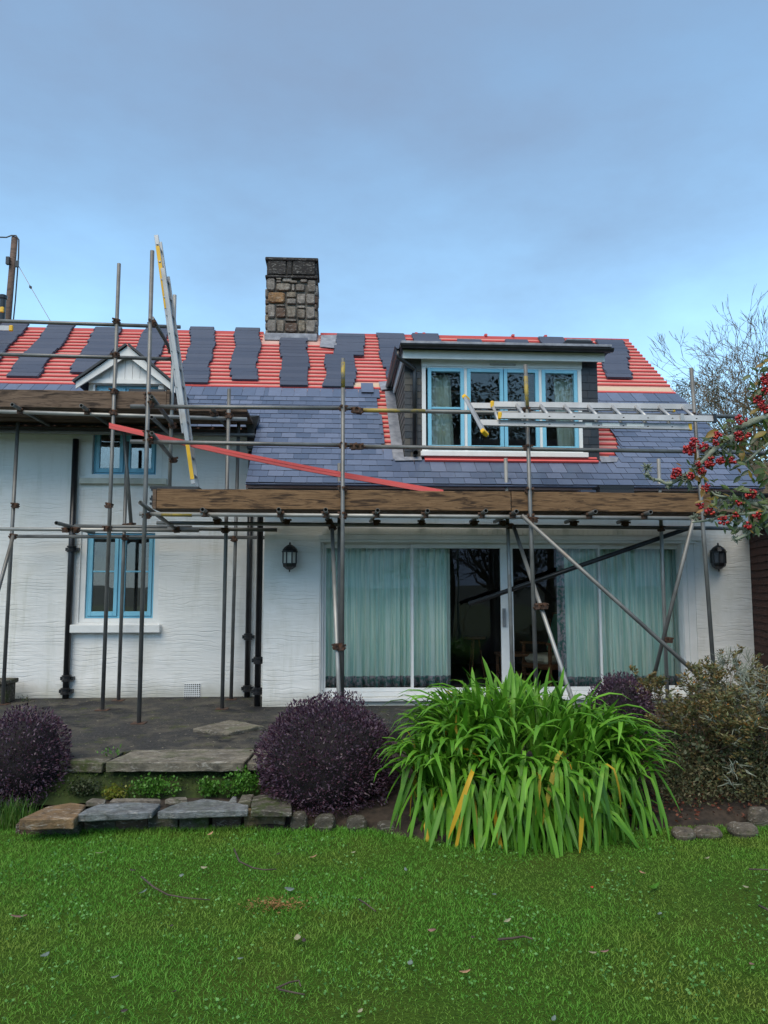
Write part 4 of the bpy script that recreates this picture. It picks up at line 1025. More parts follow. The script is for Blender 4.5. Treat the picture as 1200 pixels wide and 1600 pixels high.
tube(sc_l, 'ledger', [(-60,641,VB+.055), (386,655,VB+.055)], steel_pale)
tube(sc_l, 'ledger', [(-60,826,VB+.055), (311,829,VB+.055)], steel_pale)
tube(sc_l, 'ledger', [(26,838,VW-.055), (430,840,VW-.055)])
tube(sc_l, 'ledger', [(116,822,VW-.2), (300,824,VW-.2)])
tube(sc_l, 'ledger', [(-60,672,VW-.055), (398,680,VW-.055)])
for a in ((88,817,9.35), (237,652,9.5)):
    q = P(*a); m = MB(); m.tube([q, q+Vector((.02, 1.35 if a[1] > 700 else .9, -.02))], TR, 12, hollow=True); m.build('transom', steel, sc_l)
for px in (19, 127, 330):
    x = P(px, 632, VB-.2).x; z = zll+.046; m = MB(); m.tube([(x, VB-.20, z), (x+.04, VW+.1, z-.02)], TR, 12, hollow=True); m.build('transom', steel, sc_l)
    inst('coupler', cmesh, sc_l, (x, VB+.055, z-.03), (0, 0, R.uniform(-.4, .4)))
lx1 = P(259,620,VB).x
boards(sc_l, -6.8, lx1+.1, VB+.06, 5, zll+.072, board_old, [-5.0], 5, .198)
boards(sc_l, lx1+.11, P(384,655,VB).x, VB+.12, 4, zll+.070, board_old, [], 6)
toe(sc_l, -6.8, P(88,620,VB).x-1.1, 0, 0, VB+.03, zll+.073, board_old)
toe(sc_l, P(88,620,VB).x-1.095, lx1, 0, 0, VB+.033, zll+.070, board_old)
m = MB(); m.box(lx1+.004, lx1+.04, VB+.03, VB+.8, zll+.112, zll+.32); m.build('toe_board', board_old, sc_l)
for px, py, v in ((182,502,VB),(181,555,VB),(178,612,VB),(177,645,VB),(168,826,VB),(170,790,VB),(358,650,VB),(352,829,VB),(271,561,VB+.05),(20,838,10.3),(24,790,10.33),(198,822,VW-.08),(205,821,VW-.12),(195,840,VW-.05),(366,842,VW-.05),(118,828,VB),(103,828,VB),(276,828,VB)):
    coup(sc_l, px, py, v)
tube(sc_l, 'brace', [(238,497,8.95), (268,549,VB+.02)])
coup(sc_l, 238, 505, VA+.02); coup(sc_l, 268, 548, VB)

# things lying on the scaffold
o = thing('slate_pile', P(958,767,9.2), 'black stack of new slates on the right of the boarded lift under the ladder end', 'slate stack')
z = bz0+.037
for i in range(11):
    a, b = P(933,760,9.15).x+R.uniform(-.006, .006), P(986,760,9.15).x+R.uniform(-.006, .006); m = MB(); m.box(a, b, 9.06, 9.32, z+i*.0272, z+i*.0272+.0262); m.build('slate', slate_wet, o)
o = thing('slate_pile', P(917,768,9.2), 'small grey-black stack of slates next to the taller slate stack on the boards', 'slate stack')
for i in range(9): a, b = P(905,760,9.15).x, P(928,760,9.15).x; m = MB(); m.box(a+R.uniform(-.006, .006), b, 9.08, 9.30, z+i*.0272, z+i*.0272+.0262); m.build('slate', slate_new, o)
o = thing('slate_pile', P(274,766,9.2), 'dark slates laid flat behind the left end of the lower brown toe board', 'slate stack')
for i in range(9): m = MB(); a, b = P(240,760,9.15).x, P(310,760,9.15).x; m.box(a+R.uniform(-.02, .02), b+R.uniform(-.03, .02), 9.05, 9.30, z+i*.0272, z+i*.0272+.0262); m.build('slate', slate_wet, o)
o = thing('slate_pile', P(230,612,10.1), 'black stack of slates behind the right end of the upper grey toe board', 'slate stack')
z = zll+.11
for i in range(9): m = MB(); a, b = P(205,610,10.1).x, P(259,610,10.1).x; m.box(a+R.uniform(-.01, .01), b+R.uniform(-.01, .01), 10.0, 10.25, z+i*.0292, z+i*.0292+.0282); m.build('slate', slate_wet, o)
pk_ = thing('red_batten_bundle', P(420,714,9.15), 'pair of long red roofing battens leaning down across the scaffold to the lower boards', 'battens')
for dz in (0, 1):
    m = MB(); e0, e1 = P(171,663+dz*4.5,9.25-dz*.03), P(692,768+dz*4.5,9.0-dz*.03); vs = []
    for i in range(15):
        f = i/14; c_ = e0.lerp(e1, f)+Vector((0, .02*sin(f*5), -.035*sin(pi*f)+.004*dz*sin(f*9)))
        for a_, b_ in ((-.02,-.016),(.02,-.016),(.02,.016),(-.02,.016)): vs.append(c_+Vector((0, a_, b_)))
    m.add(vs, [(i*4+j, i*4+(j+1) % 4, i*4+4+(j+1) % 4, i*4+4+j) for i in range(14) for j in range(4)]+[(3,2,1,0),(56,57,58,59)]); m.build('batten', batten_m, pk_, fix=True)
# leaning ladder, seen from its side
lad = thing('ladder', P(302,757,9.3), 'yellow marked aluminium extension ladder standing upright and leaning left past the roof edge', 'ladder')
def stile(par, a, b, w, t, mat, name='stile', up=(0, 1, 0)): m = MB(); m.bar(a, b, w, t, up); return m.build(name, mat, par, bevel=.004)
va, vb = 9.10, 9.36
n0, n1 = P(302,757,va), P(247,366,va); d_ = (n1-n0)
off = Vector((0, vb-va, 0))
for k, (f0, f1, sh) in enumerate(((0, .86, 0), (.20, 1.0, 1))):
    o2 = Vector((-.030*sh, 0, .004))
    for q in (0, 1):
        stile(lad, n0+d_*f0+off*q+o2+Vector((0, .035*sh*(1-2*q), 0)), n0+d_*f1+off*q+o2+Vector((0, .035*sh*(1-2*q), 0)), .052, .024, alu)
    i = 0
    while (f0+.04+i*.072) < f1-.02:
        c = n0+d_*(f0+.04+i*.072)+o2; m = MB(); m.tube([c+Vector((0, .014, 0)), c+off-Vector((0, .014, 0))], .015, 8); m.build('rung', alu, lad, smooth=True); i += 1
for f0, f1, sh in ((.70, .955, 1), (.02, .16, 0)):
    m = MB(); c = Vector((-.030*sh, .035*sh-.0155, 0)); m.bar(n0+d_*f0+c, n0+d_*f1+c, .044, .004, (0, 1, 0)); m.build('yellow_panel', yellow, lad)
# ladder lying along the guard rails
hl = thing('ladder', P(920,645,8.8), 'aluminium extension ladder with yellow caps lying level along the guard rail below the dormer', 'ladder')
def hladder(xa, xb, px_holes, vb_, vf_, ya0, ya1, yf0, yf1, sw):
    A0, A1 = P(xa[0], ya0, vb_), P(xa[1], ya1, vb_); F0, F1 = P(xb[0], yf0, vf_), P(xb[1], yf1, vf_)
    stile(hl, A0, A1, .026, sw, alu, up=(0, .25, .97)); stile(hl, F0, F1, .026, sw, alu, up=(0, .25, .97))
    for px in px_holes:
        f = (px-xb[0])/(xb[1]-xb[0]); a = A0.lerp(A1, min(1, max(0, f))); b = F0.lerp(F1, f); a = Vector((b.x-.01, a.y, a.z))
        m = MB(); m.tube([a, b], .020, 8); m.build('rung', alu, hl, smooth=True)
        m = MB(); m.tube([b+Vector((0, -.0105, -.008)), b+Vector((0, -.0145, -.010))], .013, 8); m.build('rung_end', black, hl)
    return A0, A1, F0, F1
hs_ = [818.6+38.4*i for i in range(7)]
a1 = hladder((736, 1052), (750, 1078), [779.6]+hs_, 9.0, 8.70, 634, 639, 660.5, 667.5, .078)
a2 = hladder((769, 1083), (781, 1116), hs_+[1087], 8.99, 8.66, 632, 636, 649.5, 654.5, .078)
for p, sg in ((a2[0], -1), (a2[2], -1), (a1[3], 1), (a1[1], 1)):
    m = MB(); m.box(p.x-.022, p.x+.022, p.y-.020, p.y+.020, p.z-.042, p.z+.042); m.build('end_cap', yellow, hl, bevel=.008)
m = MB(); q = a2[3]; m.box(q.x-.02, q.x+.02, q.y-.03, q.y+.02, q.z-.05, q.z+.06); m.build('latch', black, hl, bevel=.006)
f = P(1066,652,8.63); m = MB(); m.box(f.x-.02, f.x+.02, f.y-.006, f.y+.004, f.z-.04, f.z+.045); m.build('guide_bracket', alu, hl)
b0, b1 = P(728,622,9.1), P(757,676,8.52)
stile(hl, b0, b1, .085, .035, alu, 'stabiliser_bar', up=(0, .62, .78))
for p in (b0, b1): m = MB(); d = (b1-b0).normalized(); m.bar(p-d*.03, p+d*.03, .098, .05, (0, .62, .78)); m.build('end_cap', yellow, hl, bevel=.008)
for i, (x0, x1) in enumerate(((914, 925), (941, 968), (979, 1006))):
    q0, q1 = P(x0, 662.8+i*.6, 8.684), P(x1, 663+i*.7, 8.684); m = MB(); m.box(q0.x, q1.x, q0.y-.003, q0.y, q0.z-.018, q0.z+.018); m.build('label_sticker', white, hl)
# ladder end on the roof at the far left
rl = thing('ladder', RF(-20,515,.25), 'aluminium ladder end with a yellow cap lying on the roof at the far left edge', 'ladder')
for y, x1, mat in ((513, 17, alu), (484, 3, alu)):
    e = P(x1, y, 12.9 if y > 500 else 13.6); m = MB(); m.bar(e-Vector((1.6, 0, 0)), e, .03, .085, (0, 0, 1)); m.build('stile', mat, rl)
    m = MB(); m.bar(e-Vector((.03, 0, 0)), e+Vector((.035, 0, 0)), .045, .10, (0, 0, 1)); m.build('end_cap', yellow, rl, bevel=.01)
e, g = P(17,513,12.9), P(3,484,13.6)
for i in range(4): m = MB(); m.tube([e-Vector((.25+.3*i, 0, 0)), g-Vector((.25+.3*i, 0, 0))], .016, 8); m.build('rung', alu, rl)
fp = P(3,500,14.3); m = MB(); m.lathe([(.055, -1.0), (.055, .40), (.075, .41), (.075, .47), (.06, .48)], (fp.x, 14.3, fp.z), 12); tag(m.build('flue_pipe', black, smooth=False), 'black flue pipe rising behind the roof ridge at the far left edge', 'pipe')

# utility pole, cables
VP_ = 24.0
pb, pt_ = P(12,560,VP_), P(23,371,VP_); pb.z = 0; 
up = thing('utility_pole', (P(10,600,VP_).x, VP_, 0), 'grey-brown wooden utility pole with cables rising behind the far left of the roof', 'utility pole')
m = MB(); m.tube([(P(9,600,VP_).x, VP_, 0), P(12.5,495,VP_), pt_], [.17, .105, .095], 10); m.build('pole', pole_wood, up, smooth=True)
m = MB(); q = P(16.5,411,VP_); m.box(q.x-.06, q.x+.04, VP_-.22, VP_-.11, q.z-.12, q.z+.12); m.build('terminal_box', black, up)
m = MB(); m.tube([P(-60,369,VP_-.1), P(10,371,VP_-.1), P(18,368,VP_-.1), P(25,368,VP_-.1), P(29.5,375,VP_-.1), P(29,400,VP_-.1), P(27,430,VP_-.1), P(24,470,VP_-.1), P(21,500,VP_-.1), P(20,560,VP_-.1)], .022, 5); m.build('cable', black, up, smooth=True)
m = MB(); m.tube([P(27,412,VP_), P(47,447,VP_-.3), P(76,497,VP_-1), P(110,555,VP_-2)], .012, 4); m.build('guy_wire', steel, up)
m = MB(); q = P(46.5,446.5,VP_-.3); q2 = P(49,451,VP_-.35); m.tube([q, q.lerp(q2, .5), q2], [.02, .045, .02], 8); m.build('insulator', black, up)
m = MB(); q = P(27,413,VP_-.1); m.box(q.x-.05, q.x+.05, VP_-.16, VP_-.09, q.z-.1, q.z+.1); m.build('cable_clamp', black, up)

# ------------------------------------------------------------------ timber shed at the right edge
sh = thing('shed', (5.9, 9.0, 0.2), 'dark red-brown timber boarded shed at the right edge beside the white pier', 'shed')
s0 = Vector((P(1171,940,10.25).x, 10.25, 0)); sdv = Vector((-sin(radians(16.9)), -cos(radians(16.9)), 0)); sn = Vector((-cos(radians(16.9)), sin(radians(16.9)), 0))
zb_, zt_ = .2, P(1171,832,10.25).z
Ls = 1.9
m = MB(); qs = [s0, s0+sdv*Ls, s0+sdv*Ls-sn*2.4, s0-sn*2.4]; m.prism([Vector((p.x, p.y, zb_)) for p in qs], (0, 0, zt_-zb_-.01)); m.build('wall', black, sh, fix=True)
z = zb_+.01; i = 0
while z < zt_-.02:
    h = .094; m = MB(); a = s0+sn*.012; b = s0+sdv*Ls+sn*.012; wob = [R.uniform(-.006, .006) for _ in range(9)]; vs = []
    for j in range(9):
        p = a.lerp(b, j/8)
        vs += [p+sn*.024+Vector((0, 0, z+wob[j])), p+sn*.002+Vector((0, 0, z+wob[j])), p+sn*.002+Vector((0, 0, z+h+.016)), p+sn*.008+Vector((0, 0, z+h+.016))]
    m.add(vs, [(j*4+k, j*4+(k+1) % 4, j*4+4+(k+1) % 4, j*4+4+k) for j in range(8) for k in range(4)] + [(0,1,2,3), (35,34,33,32)])
    m.build('weatherboard', timber_dark, sh, fix=True); z += h; i += 1
m = MB(); rq = [s0+sn*.12-sdv*.02, s0+sdv*(Ls+.1)+sn*.12, s0+sdv*(Ls+.1)-sn*2.5, s0-sn*2.5-sdv*.02]; m.prism([Vector((p.x, p.y, zt_+(.0 if i < 2 else .35))) for i, p in enumerate(rq)], (0, 0, .04)); m.build('roof', slate_wet, sh, fix=True)

# ------------------------------------------------------------------ plants
NR = np.random.default_rng(11)
def unit(a): return a/np.maximum(1e-6, np.linalg.norm(a, axis=1, keepdims=True))
def leaf_quads(p, d, ln, w, cup=.25):                 # pointed leaves: base, two sides, tip
    n = len(p); d = unit(d); r = NR.normal(size=(n, 3)); s = unit(np.cross(d, r)); nn = np.cross(s, d)
    ln = ln[:, None]; w = w[:, None]
    mid = p+d*ln*.45+nn*ln*cup*.25
    V = np.stack([p, mid+s*w*.5, p+d*ln, mid-s*w*.5], 1).reshape(-1, 3)
    return V, np.arange(4*n).reshape(-1, 4)
def foliage(name, parts, mats, parent, stuff=True):   # parts: list of (V, F)
    Vs, Fs, mi, k = [], [], [], 0
    for i, (V, F) in enumerate(parts): Vs.append(V); Fs.append(F+k); mi += [i]*len(F); k += len(V)
    V = np.concatenate(Vs); base = np.array(wloc(parent)) if parent else np.zeros(3)
    me = raw(name, V-base, np.concatenate(Fs), mats, mi); o = bpy.data.objects.new(name, me); C.objects.link(o)
    if parent: o.parent = parent
    if stuff: o['kind'] = 'stuff'
    return o
purple = M_leaf('dark_purple_leaf', [(.024,.011,.022), (.055,.024,.046), (.115,.078,.118), (.085,.030,.046)], .42, .15)
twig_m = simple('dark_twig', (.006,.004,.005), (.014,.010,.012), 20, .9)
def bush(px, py, v, rx, rz, ry, n, label, seed, zc=None, flat=.0):
    c = P(px, py, v); o = thing('bush', (c.x, v, 0.05), label, 'bush', 'clipped round purple bushes')
    u = unit(NR.normal(size=(n, 3))); u = u[u[:, 2] > -.93]; n = len(u)
    lump = np.array([noise.noise(Vector((a*2.2+seed, b*2.2, q*2.2)))*.12 + noise.noise(Vector((a*6, b*6+seed, q*6)))*.075 for a, b, q in u])
    rad = (1+lump)*(1-.26*NR.random(n)**1.7)*np.where(NR.random(n) < .012, 1.07, 1.0)
    p = np.array([c.x, v, c.z])+u*rad[:, None]*np.array([rx, ry, rz])
    d = u*.9+NR.normal(size=(n, 3))*.55+np.array([0, 0, .25])
    foliage('foliage', [leaf_quads(p, d, NR.uniform(.018, .040, n), NR.uniform(.009, .016, n))], [purple], o)
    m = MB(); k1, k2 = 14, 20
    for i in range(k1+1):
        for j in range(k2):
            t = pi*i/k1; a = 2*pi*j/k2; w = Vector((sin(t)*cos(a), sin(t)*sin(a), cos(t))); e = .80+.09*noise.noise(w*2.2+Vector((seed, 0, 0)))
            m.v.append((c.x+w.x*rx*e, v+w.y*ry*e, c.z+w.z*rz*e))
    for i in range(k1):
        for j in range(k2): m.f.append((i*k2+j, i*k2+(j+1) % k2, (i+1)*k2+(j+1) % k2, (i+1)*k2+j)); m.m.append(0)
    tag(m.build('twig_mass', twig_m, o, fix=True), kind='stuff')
    m = MB(); m.tube([(c.x, v, 0.0), (c.x+.02, v, c.z)], [.05, .03], 7); m.build('stem', twig_m, o)
bush(512, 1194, 6.72, .59, .570, .54, 23000, 'large round purple-leaved bush right of the stone steps', 1)
bush(38, 1186, 6.9, .37, .42, .38, 8500, 'purple-leaved bush at the left edge beside the stone steps', 2)
bush(968, 1116, 7.25, .31, .37, .28, 6500, 'small purple bush half hidden between the long green leaves and the brown shrub', 3)

# agapanthus clump
gcols = [(.055,.17,.010), (.11,.30,.02), (.075,.22,.016), (.17,.40,.04), (.045,.14,.014)]
aga = M_leaf('strap_leaf_green', gcols, .44, .25, ((.17,.34,.035), .54, .70), .3, 9)
aga_y = M_leaf('strap_leaf_yellow', [(.60,.42,.03), (.52,.32,.02), (.36,.33,.04)], .5, .2, ((.22,.11,.03), .62, .75), .3, 5)
def strap(L, lift, droop, wd, seed, k=8, early=False):             # leaf along +x from the origin, curving over
    rr = random.Random(seed); vs = []; x = z = 0.0; a = lift; y = 0; bend = rr.uniform(-.10, .10)
    for i in range(k+1):
        t = i/k; w = wd*(.55+.9*t-.45*t*t)*(1 if t < .6 else max(.06, 1-((t-.6)/.4)**3)); f = .22*w
        vs += [(x, y-w/2, z+f), (x, y, z), (x, y+w/2, z+f)]
        x += L/k*cos(a); z += L/k*sin(a); y += bend*L/k*t; a -= droop/k*((2.6 if t < .32 else .25) if early else (.35+1.3*t))
    F = []
    for i in range(k): q = i*3; F += [(q, q+1, q+4, q+3), (q+1, q+2, q+5, q+4)]
    return vs, F
kinds = []
for i in range(14): kinds.append(strap(R.uniform(.58, .80), radians(R.uniform(66, 86)), radians(R.uniform(140, 185)), R.uniform(.034, .046), i))       # arching leaves that hang at the tip
for i in range(10): kinds.append(strap(R.uniform(.44, .62), radians(R.uniform(66, 90)), radians(R.uniform(20, 90)), R.uniform(.030, .040), 50+i))      # upright inner leaves
for i in range(6): kinds.append(strap(R.uniform(.52, .72), radians(R.uniform(52, 76)), radians(R.uniform(112, 158)), R.uniform(.027, .037), 80+i, early=True))     # hanging front leaves
kme = [MB().add(*k).mesh('leaf', aga, smooth=True) for k in kinds]; kmy = [MB().add(*k).mesh('leaf', aga_y, smooth=True) for k in kinds]
ag = thing('agapanthus', (1.35, 6.5, 0.05), 'big clump of long strap-shaped green leaves with a few yellow ones drooping onto the lawn', 'plant')
def bedz(x, y):
    f = bed_front(x); return max(0.0, -0.02+.24*min(1, (y-f)/1.0)+.05) if y > f else 0.0
L_ = []
AX0, AX1, AY0, AY1 = .42, 2.52, 5.80, 7.15
AC = Vector(((AX0+AX1)/2+.05, 6.36))
for t in range(125):
    a = R.uniform(0, 2*pi); r = sqrt(R.random()); x = AC.x+r*cos(a)*.86; y = AC.y+r*sin(a)*.58
    h = .14+.37*max(0, 1-r*r)*(.6+.4*min(1, max(0, (y-5.9)/.6)))
    for k in range(11):
        az = R.uniform(0, 2*pi); e = Vector((x-AC.x, (y-AC.y)*1.6)); 
        if e.length > .25: az = math.atan2(e.y, e.x)+R.gauss(0, .95) if (R.random() < .45 or y > 6.5) else -pi/2+R.gauss(0, .75)
        front = y < 6.2 and abs(az+pi/2) < 1.2
        ty = R.choice(range(24, 30)) if (front and R.random() < .55) else (R.choice(range(14, 24)) if R.random() < (.62 if r < .6 else .34) else R.choice(range(14)))
        yel = R.random() < (.035 if (front or r > .75) else .012)
        sc = R.uniform(.82, 1.12)*(1.0 if r < .8 else .92)
        z = bedz(x, y)+h*R.uniform(.45, 1.0)
        L_.append((Vector((x+R.gauss(0, .02), y+R.gauss(0, .02), z)), az, R.gauss(0, .16), ty, sc, yel))
for t in range(260):                                    # skirt of leaves hanging over the front edge
    a = radians(R.uniform(-176, -4)); x = AC.x+cos(a)*R.uniform(.55, .92); y = AC.y+sin(a)*R.uniform(.40, .66)
    L_.append((Vector((x, y, R.uniform(.10, .58)-.12*abs(cos(a)))), (a*.5-pi/2*.5)+R.gauss(0, .55), R.gauss(0, .2), R.choice(range(24, 30)), R.uniform(.75, 1.15), R.random() < .045))
vis = sorted(L_, key=lambda q: q[0].y - .9*q[0].z - .15*(q[3] >= 24))
big, small = vis[:300], vis[300:]
for p, az, rl_, ty, sc, yel in big:
    inst('leaf', (kmy if yel else kme)[ty], ag, p, (rl_, 0, az), (sc, sc, sc))
pa, pb_ = MB(), MB()
for p, az, rl_, ty, sc, yel in small:
    M3 = Matrix.Rotation(az, 3, 'Z') @ Matrix.Rotation(rl_, 3, 'X'); (pb_ if yel else pa).add([M3 @ (Vector(q)*sc)+p for q in kinds[ty][0]], kinds[ty][1])
n_ = len(pa.f); pa.cur = 1; pa.add(pb_.v, pb_.f)
tag(pa.build('leaves', [aga, aga_y], ag, smooth=True), kind='stuff')
m = MB()
for t in range(120):
    a = R.uniform(0, 2*pi); r = sqrt(R.random()); x = AC.x+r*cos(a)*.72; y = AC.y+.06+r*sin(a)*.42; m.tube([(x, y, 0), (x+R.gauss(0, .03), y+R.gauss(0, .03), .22+.25*(1-r*r))], [.028, .02], 6)
tag(m.build('stem_mass', simple('pale_leaf_base', (.02,.028,.008), (.05,.06,.015), 12, .8), ag), kind='stuff')

# branching generator
def grow(mb, p, d, ln, r, depth, spread, rr, tips, up=.12, kinks=3, nside=5, shrink=(.66, .86), fork=(2, 3), minr=.0025, side=.0):
    pts = [p.copy()]; rs = [r]; q = p.copy(); dd = d.normalized()
    for i in range(kinks):
        dd = (dd+Vector((rr.gauss(0, .13), rr.gauss(0, .13), rr.gauss(0, .10)+up*.3))).normalized(); q = q+dd*(ln/kinks); pts.append(q.copy()); rs.append(r*(1-.32*(i+1)/kinks))
    mb.tube(pts, rs, max(3, nside), caps=False)
    if depth == 0: tips.append((q, dd)); return
    nb = rr.randint(*fork)
    for i in range(nb):
        ax = dd.orthogonal().normalized(); ax = Quaternion(dd, rr.uniform(0, 2*pi)+i*2*pi/nb) @ ax
        nd = (dd+ax*rr.uniform(.45, 1.1)*spread+Vector((0, 0, up))).normalized()
        grow(mb, q, nd, ln*rr.uniform(*shrink), max(minr, rs[-1]*rr.uniform(.62, .80)), depth-1, spread, rr, tips, up, max(2, kinks-(depth % 2)), nside-1, shrink, fork, minr, side)
    if side and rr.random() < side*2:
        for i in range(1, len(pts)-1):
            ax = Quaternion(dd, rr.uniform(0, 2*pi)) @ dd.orthogonal().normalized()
            grow(mb, pts[i], (dd*.5+ax*.9).normalized(), ln*rr.uniform(.45, .7), max(minr, rs[i]*.5), max(0, depth-2), spread, rr, tips, up, 2, 3, shrink, fork, minr, 0)

# brown leaved shrub at the right
olive = M_leaf('olive_brown_leaf', [(.10,.115,.042), (.16,.13,.05), (.21,.14,.052), (.13,.15,.06), (.08,.105,.045)], .5, .2)
olive_o = M_leaf('orange_leaf', [(.55,.17,.02), (.42,.20,.04)], .5, .2)
lichen = simple('pale_lichen_twig', (.16,.175,.135), (.32,.35,.28), 30, .95)
sbark = simple('brown_shrub_bark', (.07,.045,.028), (.15,.10,.06), 14, .9)
shb = thing('shrub', (P(1130,1270,6.9).x, 6.9, .1), 'loose brown-olive leaved shrub with pale lichen-covered twigs at the right edge', 'shrub')
rr = random.Random(21); tips = []; bm2 = MB(); base = Vector((P(1125,1262,6.9).x, 6.9, .12))
for i in range(21):
    az = rr.uniform(0, 2*pi); dv = Vector((cos(az)*rr.uniform(.3, 1.0)+.05, sin(az)*.45, rr.uniform(.40, .95))); grow(bm2, base+Vector((rr.gauss(0, .10), rr.gauss(0, .08), 0)), dv, rr.uniform(.32, .43), .019, 4, .72, rr, tips, .06, 3, 6, (.60, .80), (2, 3), .0022, .25)
bm2.build('branch', sbark, shb, smooth=True)
T = [t for t in tips]
pos, dr_, lich = [], [], []
for q, dd in T:
    right = q.x > P(1125,1100,6.9).x and rr.random() < .48
    if right or rr.random() < .05: lich.append((q, dd)); continue
    if q.z < .55 and rr.random() < .4: continue
    for j in range(13): pos.append(q+Vector((rr.gauss(0, .008), rr.gauss(0, .008), rr.gauss(0, .012)))); a = rr.uniform(0, 2*pi); dr_.append(dd*.5+Vector((cos(a), sin(a), rr.uniform(-.1, .7))))
    for j in range(6): pos.append(q-dd*rr.uniform(.03, .11)+Vector((rr.gauss(0, .012), rr.gauss(0, .012), 0))); a = rr.uniform(0, 2*pi); dr_.append(dd*.3+Vector((cos(a), sin(a), .2)))
pos = np.array([tuple(p) for p in pos]); dr_ = np.array([tuple(p) for p in dr_]); n = len(pos)
om = NR.random(n) < .022
foliage('foliage', [leaf_quads(pos[~om], dr_[~om], NR.uniform(.024, .048, (~om).sum()), NR.uniform(.012, .021, (~om).sum())), leaf_quads(pos[om], dr_[om], NR.uniform(.025, .04, om.sum()), NR.uniform(.012, .02, om.sum()))], [olive, olive_o], shb)
lm = MB()
for q, dd in lich:
    for j in range(5):
        e = (dd+Vector((rr.gauss(0, .6), rr.gauss(0, .6), rr.gauss(.1, .5)))).normalized(); s = q-dd*rr.uniform(0, .12); k = s+e*rr.uniform(.05, .13); lm.tube([s, s.lerp(k, .5)+Vector((rr.gauss(0, .01), rr.gauss(0, .01), 0)), k], [.0045, .004, .0022], 4, caps=False)
tag(lm.build('lichen_twigs', lichen, shb), kind='stuff')
# darker low growth under the shrub, leaf litter
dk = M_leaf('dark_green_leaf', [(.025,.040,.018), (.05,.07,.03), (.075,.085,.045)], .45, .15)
n = 7500; cx_ = P(1150,1230,6.8).x
p = np.stack([NR.uniform(cx_-.75, cx_+.9, n), NR.uniform(6.32, 7.3, n), NR.uniform(.10, 1, n)**1.5*.62], 1)
n2 = 5200; xa, xb = P(1012,1240,6.5).x, P(1260,1240,6.5).x; p2 = np.stack([NR.uniform(xa, xb, n2), NR.uniform(6.22, 6.75, n2), np.zeros(n2)], 1); p2[:, 2] = .12+.42*NR.random(n2)**1.2*(.35+.65*np.clip((p2[:, 1]-6.2)/.35, 0, 1))
lowl = M_leaf('low_olive_leaf', [(.07,.085,.04), (.11,.11,.055), (.15,.115,.055), (.09,.11,.06)], .5, .2)
un2 = foliage('low_growth', [leaf_quads(p2, NR.normal(size=(n2, 3))+np.array([0, -.2, .5]), NR.uniform(.022, .042, n2), NR.uniform(.010, .018, n2))], [lowl], None); tag(un2, kind='stuff')
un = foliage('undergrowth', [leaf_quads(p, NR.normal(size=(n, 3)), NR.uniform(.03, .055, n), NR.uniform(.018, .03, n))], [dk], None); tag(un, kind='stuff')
n = 420; p = np.stack([NR.uniform(2.2, 4.0, n), NR.uniform(6.08, 6.6, n), np.zeros(n)], 1); p[:, 2] = [bedz(a, b)+.02 for a, b, _ in p]
d = NR.normal(size=(n, 3)); d[:, 2] *= .15
li = foliage('leaf_litter', [leaf_quads(p, d, NR.uniform(.02, .05, n), NR.uniform(.012, .025, n))], [litter_m], None); tag(li, kind='stuff')

# weeds under the upper tread
weed_m = M_leaf('weed_leaf', [(.06,.17,.015), (.09,.24,.03), (.05,.14,.02)], .5, .2)
weed_y = M_leaf('yellow_weed_leaf', [(.14,.20,.02), (.22,.20,.03)], .5, .2)
def weed(px0, px1, py0, py1, v, n, mat, label, sz=.03):
    a, b = P(px0, py1, v), P(px1, py0, v); o = thing('weed', ((a.x+b.x)/2, v, a.z), label, 'weed', 'weeds growing in the bank below the patio edge')
    t = NR.random(n); p = np.stack([a.x+(b.x-a.x)*NR.random(n), v+NR.uniform(-.05, .05, n), a.z+(b.z-a.z)*NR.random(n)**1.2], 1)
    cl = np.stack([a.x+(b.x-a.x)*NR.random(9), np.full(9, v), a.z+(b.z-a.z)*NR.random(9)*.85], 1); p = p*.45+cl[NR.integers(0, 9, n)]*.55+NR.normal(size=(n, 3))*.018
    d = NR.normal(size=(n, 3))+np.array([0, -.5, .6]); foliage('foliage', [leaf_quads(p, d, NR.uniform(.6, 1.2, n)*sz, NR.uniform(.5, .8, n)*sz)], [mat], o)
    for q in cl: m = MB(); m.tube([(q[0], v+.06, a.z-.02), tuple(q)], .003, 4); m.build('stem', weed_m, o)
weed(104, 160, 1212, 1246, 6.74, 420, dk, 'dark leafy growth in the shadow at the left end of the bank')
weed(158, 202, 1228, 1248, 6.70, 260, weed_y, 'yellowish weed under the left end of the concrete tread')
weed(198, 285, 1206, 1247, 6.72, 620, weed_m, 'green weeds spreading under the middle of the concrete tread')
weed(306, 345, 1214, 1246, 6.72, 380, weed_m, 'small green weed below the crack between the two concrete treads')
weed(340, 408, 1200, 1240, 6.70, 760, weed_m, 'bushy green weed at the right end of the bank touching the purple bush')
n = 1500; p = np.stack([NR.uniform(-2.9, -.4, n), NR.uniform(6.75, 6.92, n), np.zeros(n)], 1); p[:, 2] = .10+(p[:, 1]-6.72)/.24*.25+.02*NR.random(n)
mo = foliage('moss_tufts', [leaf_quads(p, NR.normal(size=(n, 3))+np.array([0, -.6, .5]), NR.uniform(.012, .03, n), NR.uniform(.006, .014, n))], [M_leaf('moss_leaf', [(.03,.06,.008), (.05,.09,.012)], .7, .1)], None); tag(mo, kind='stuff')
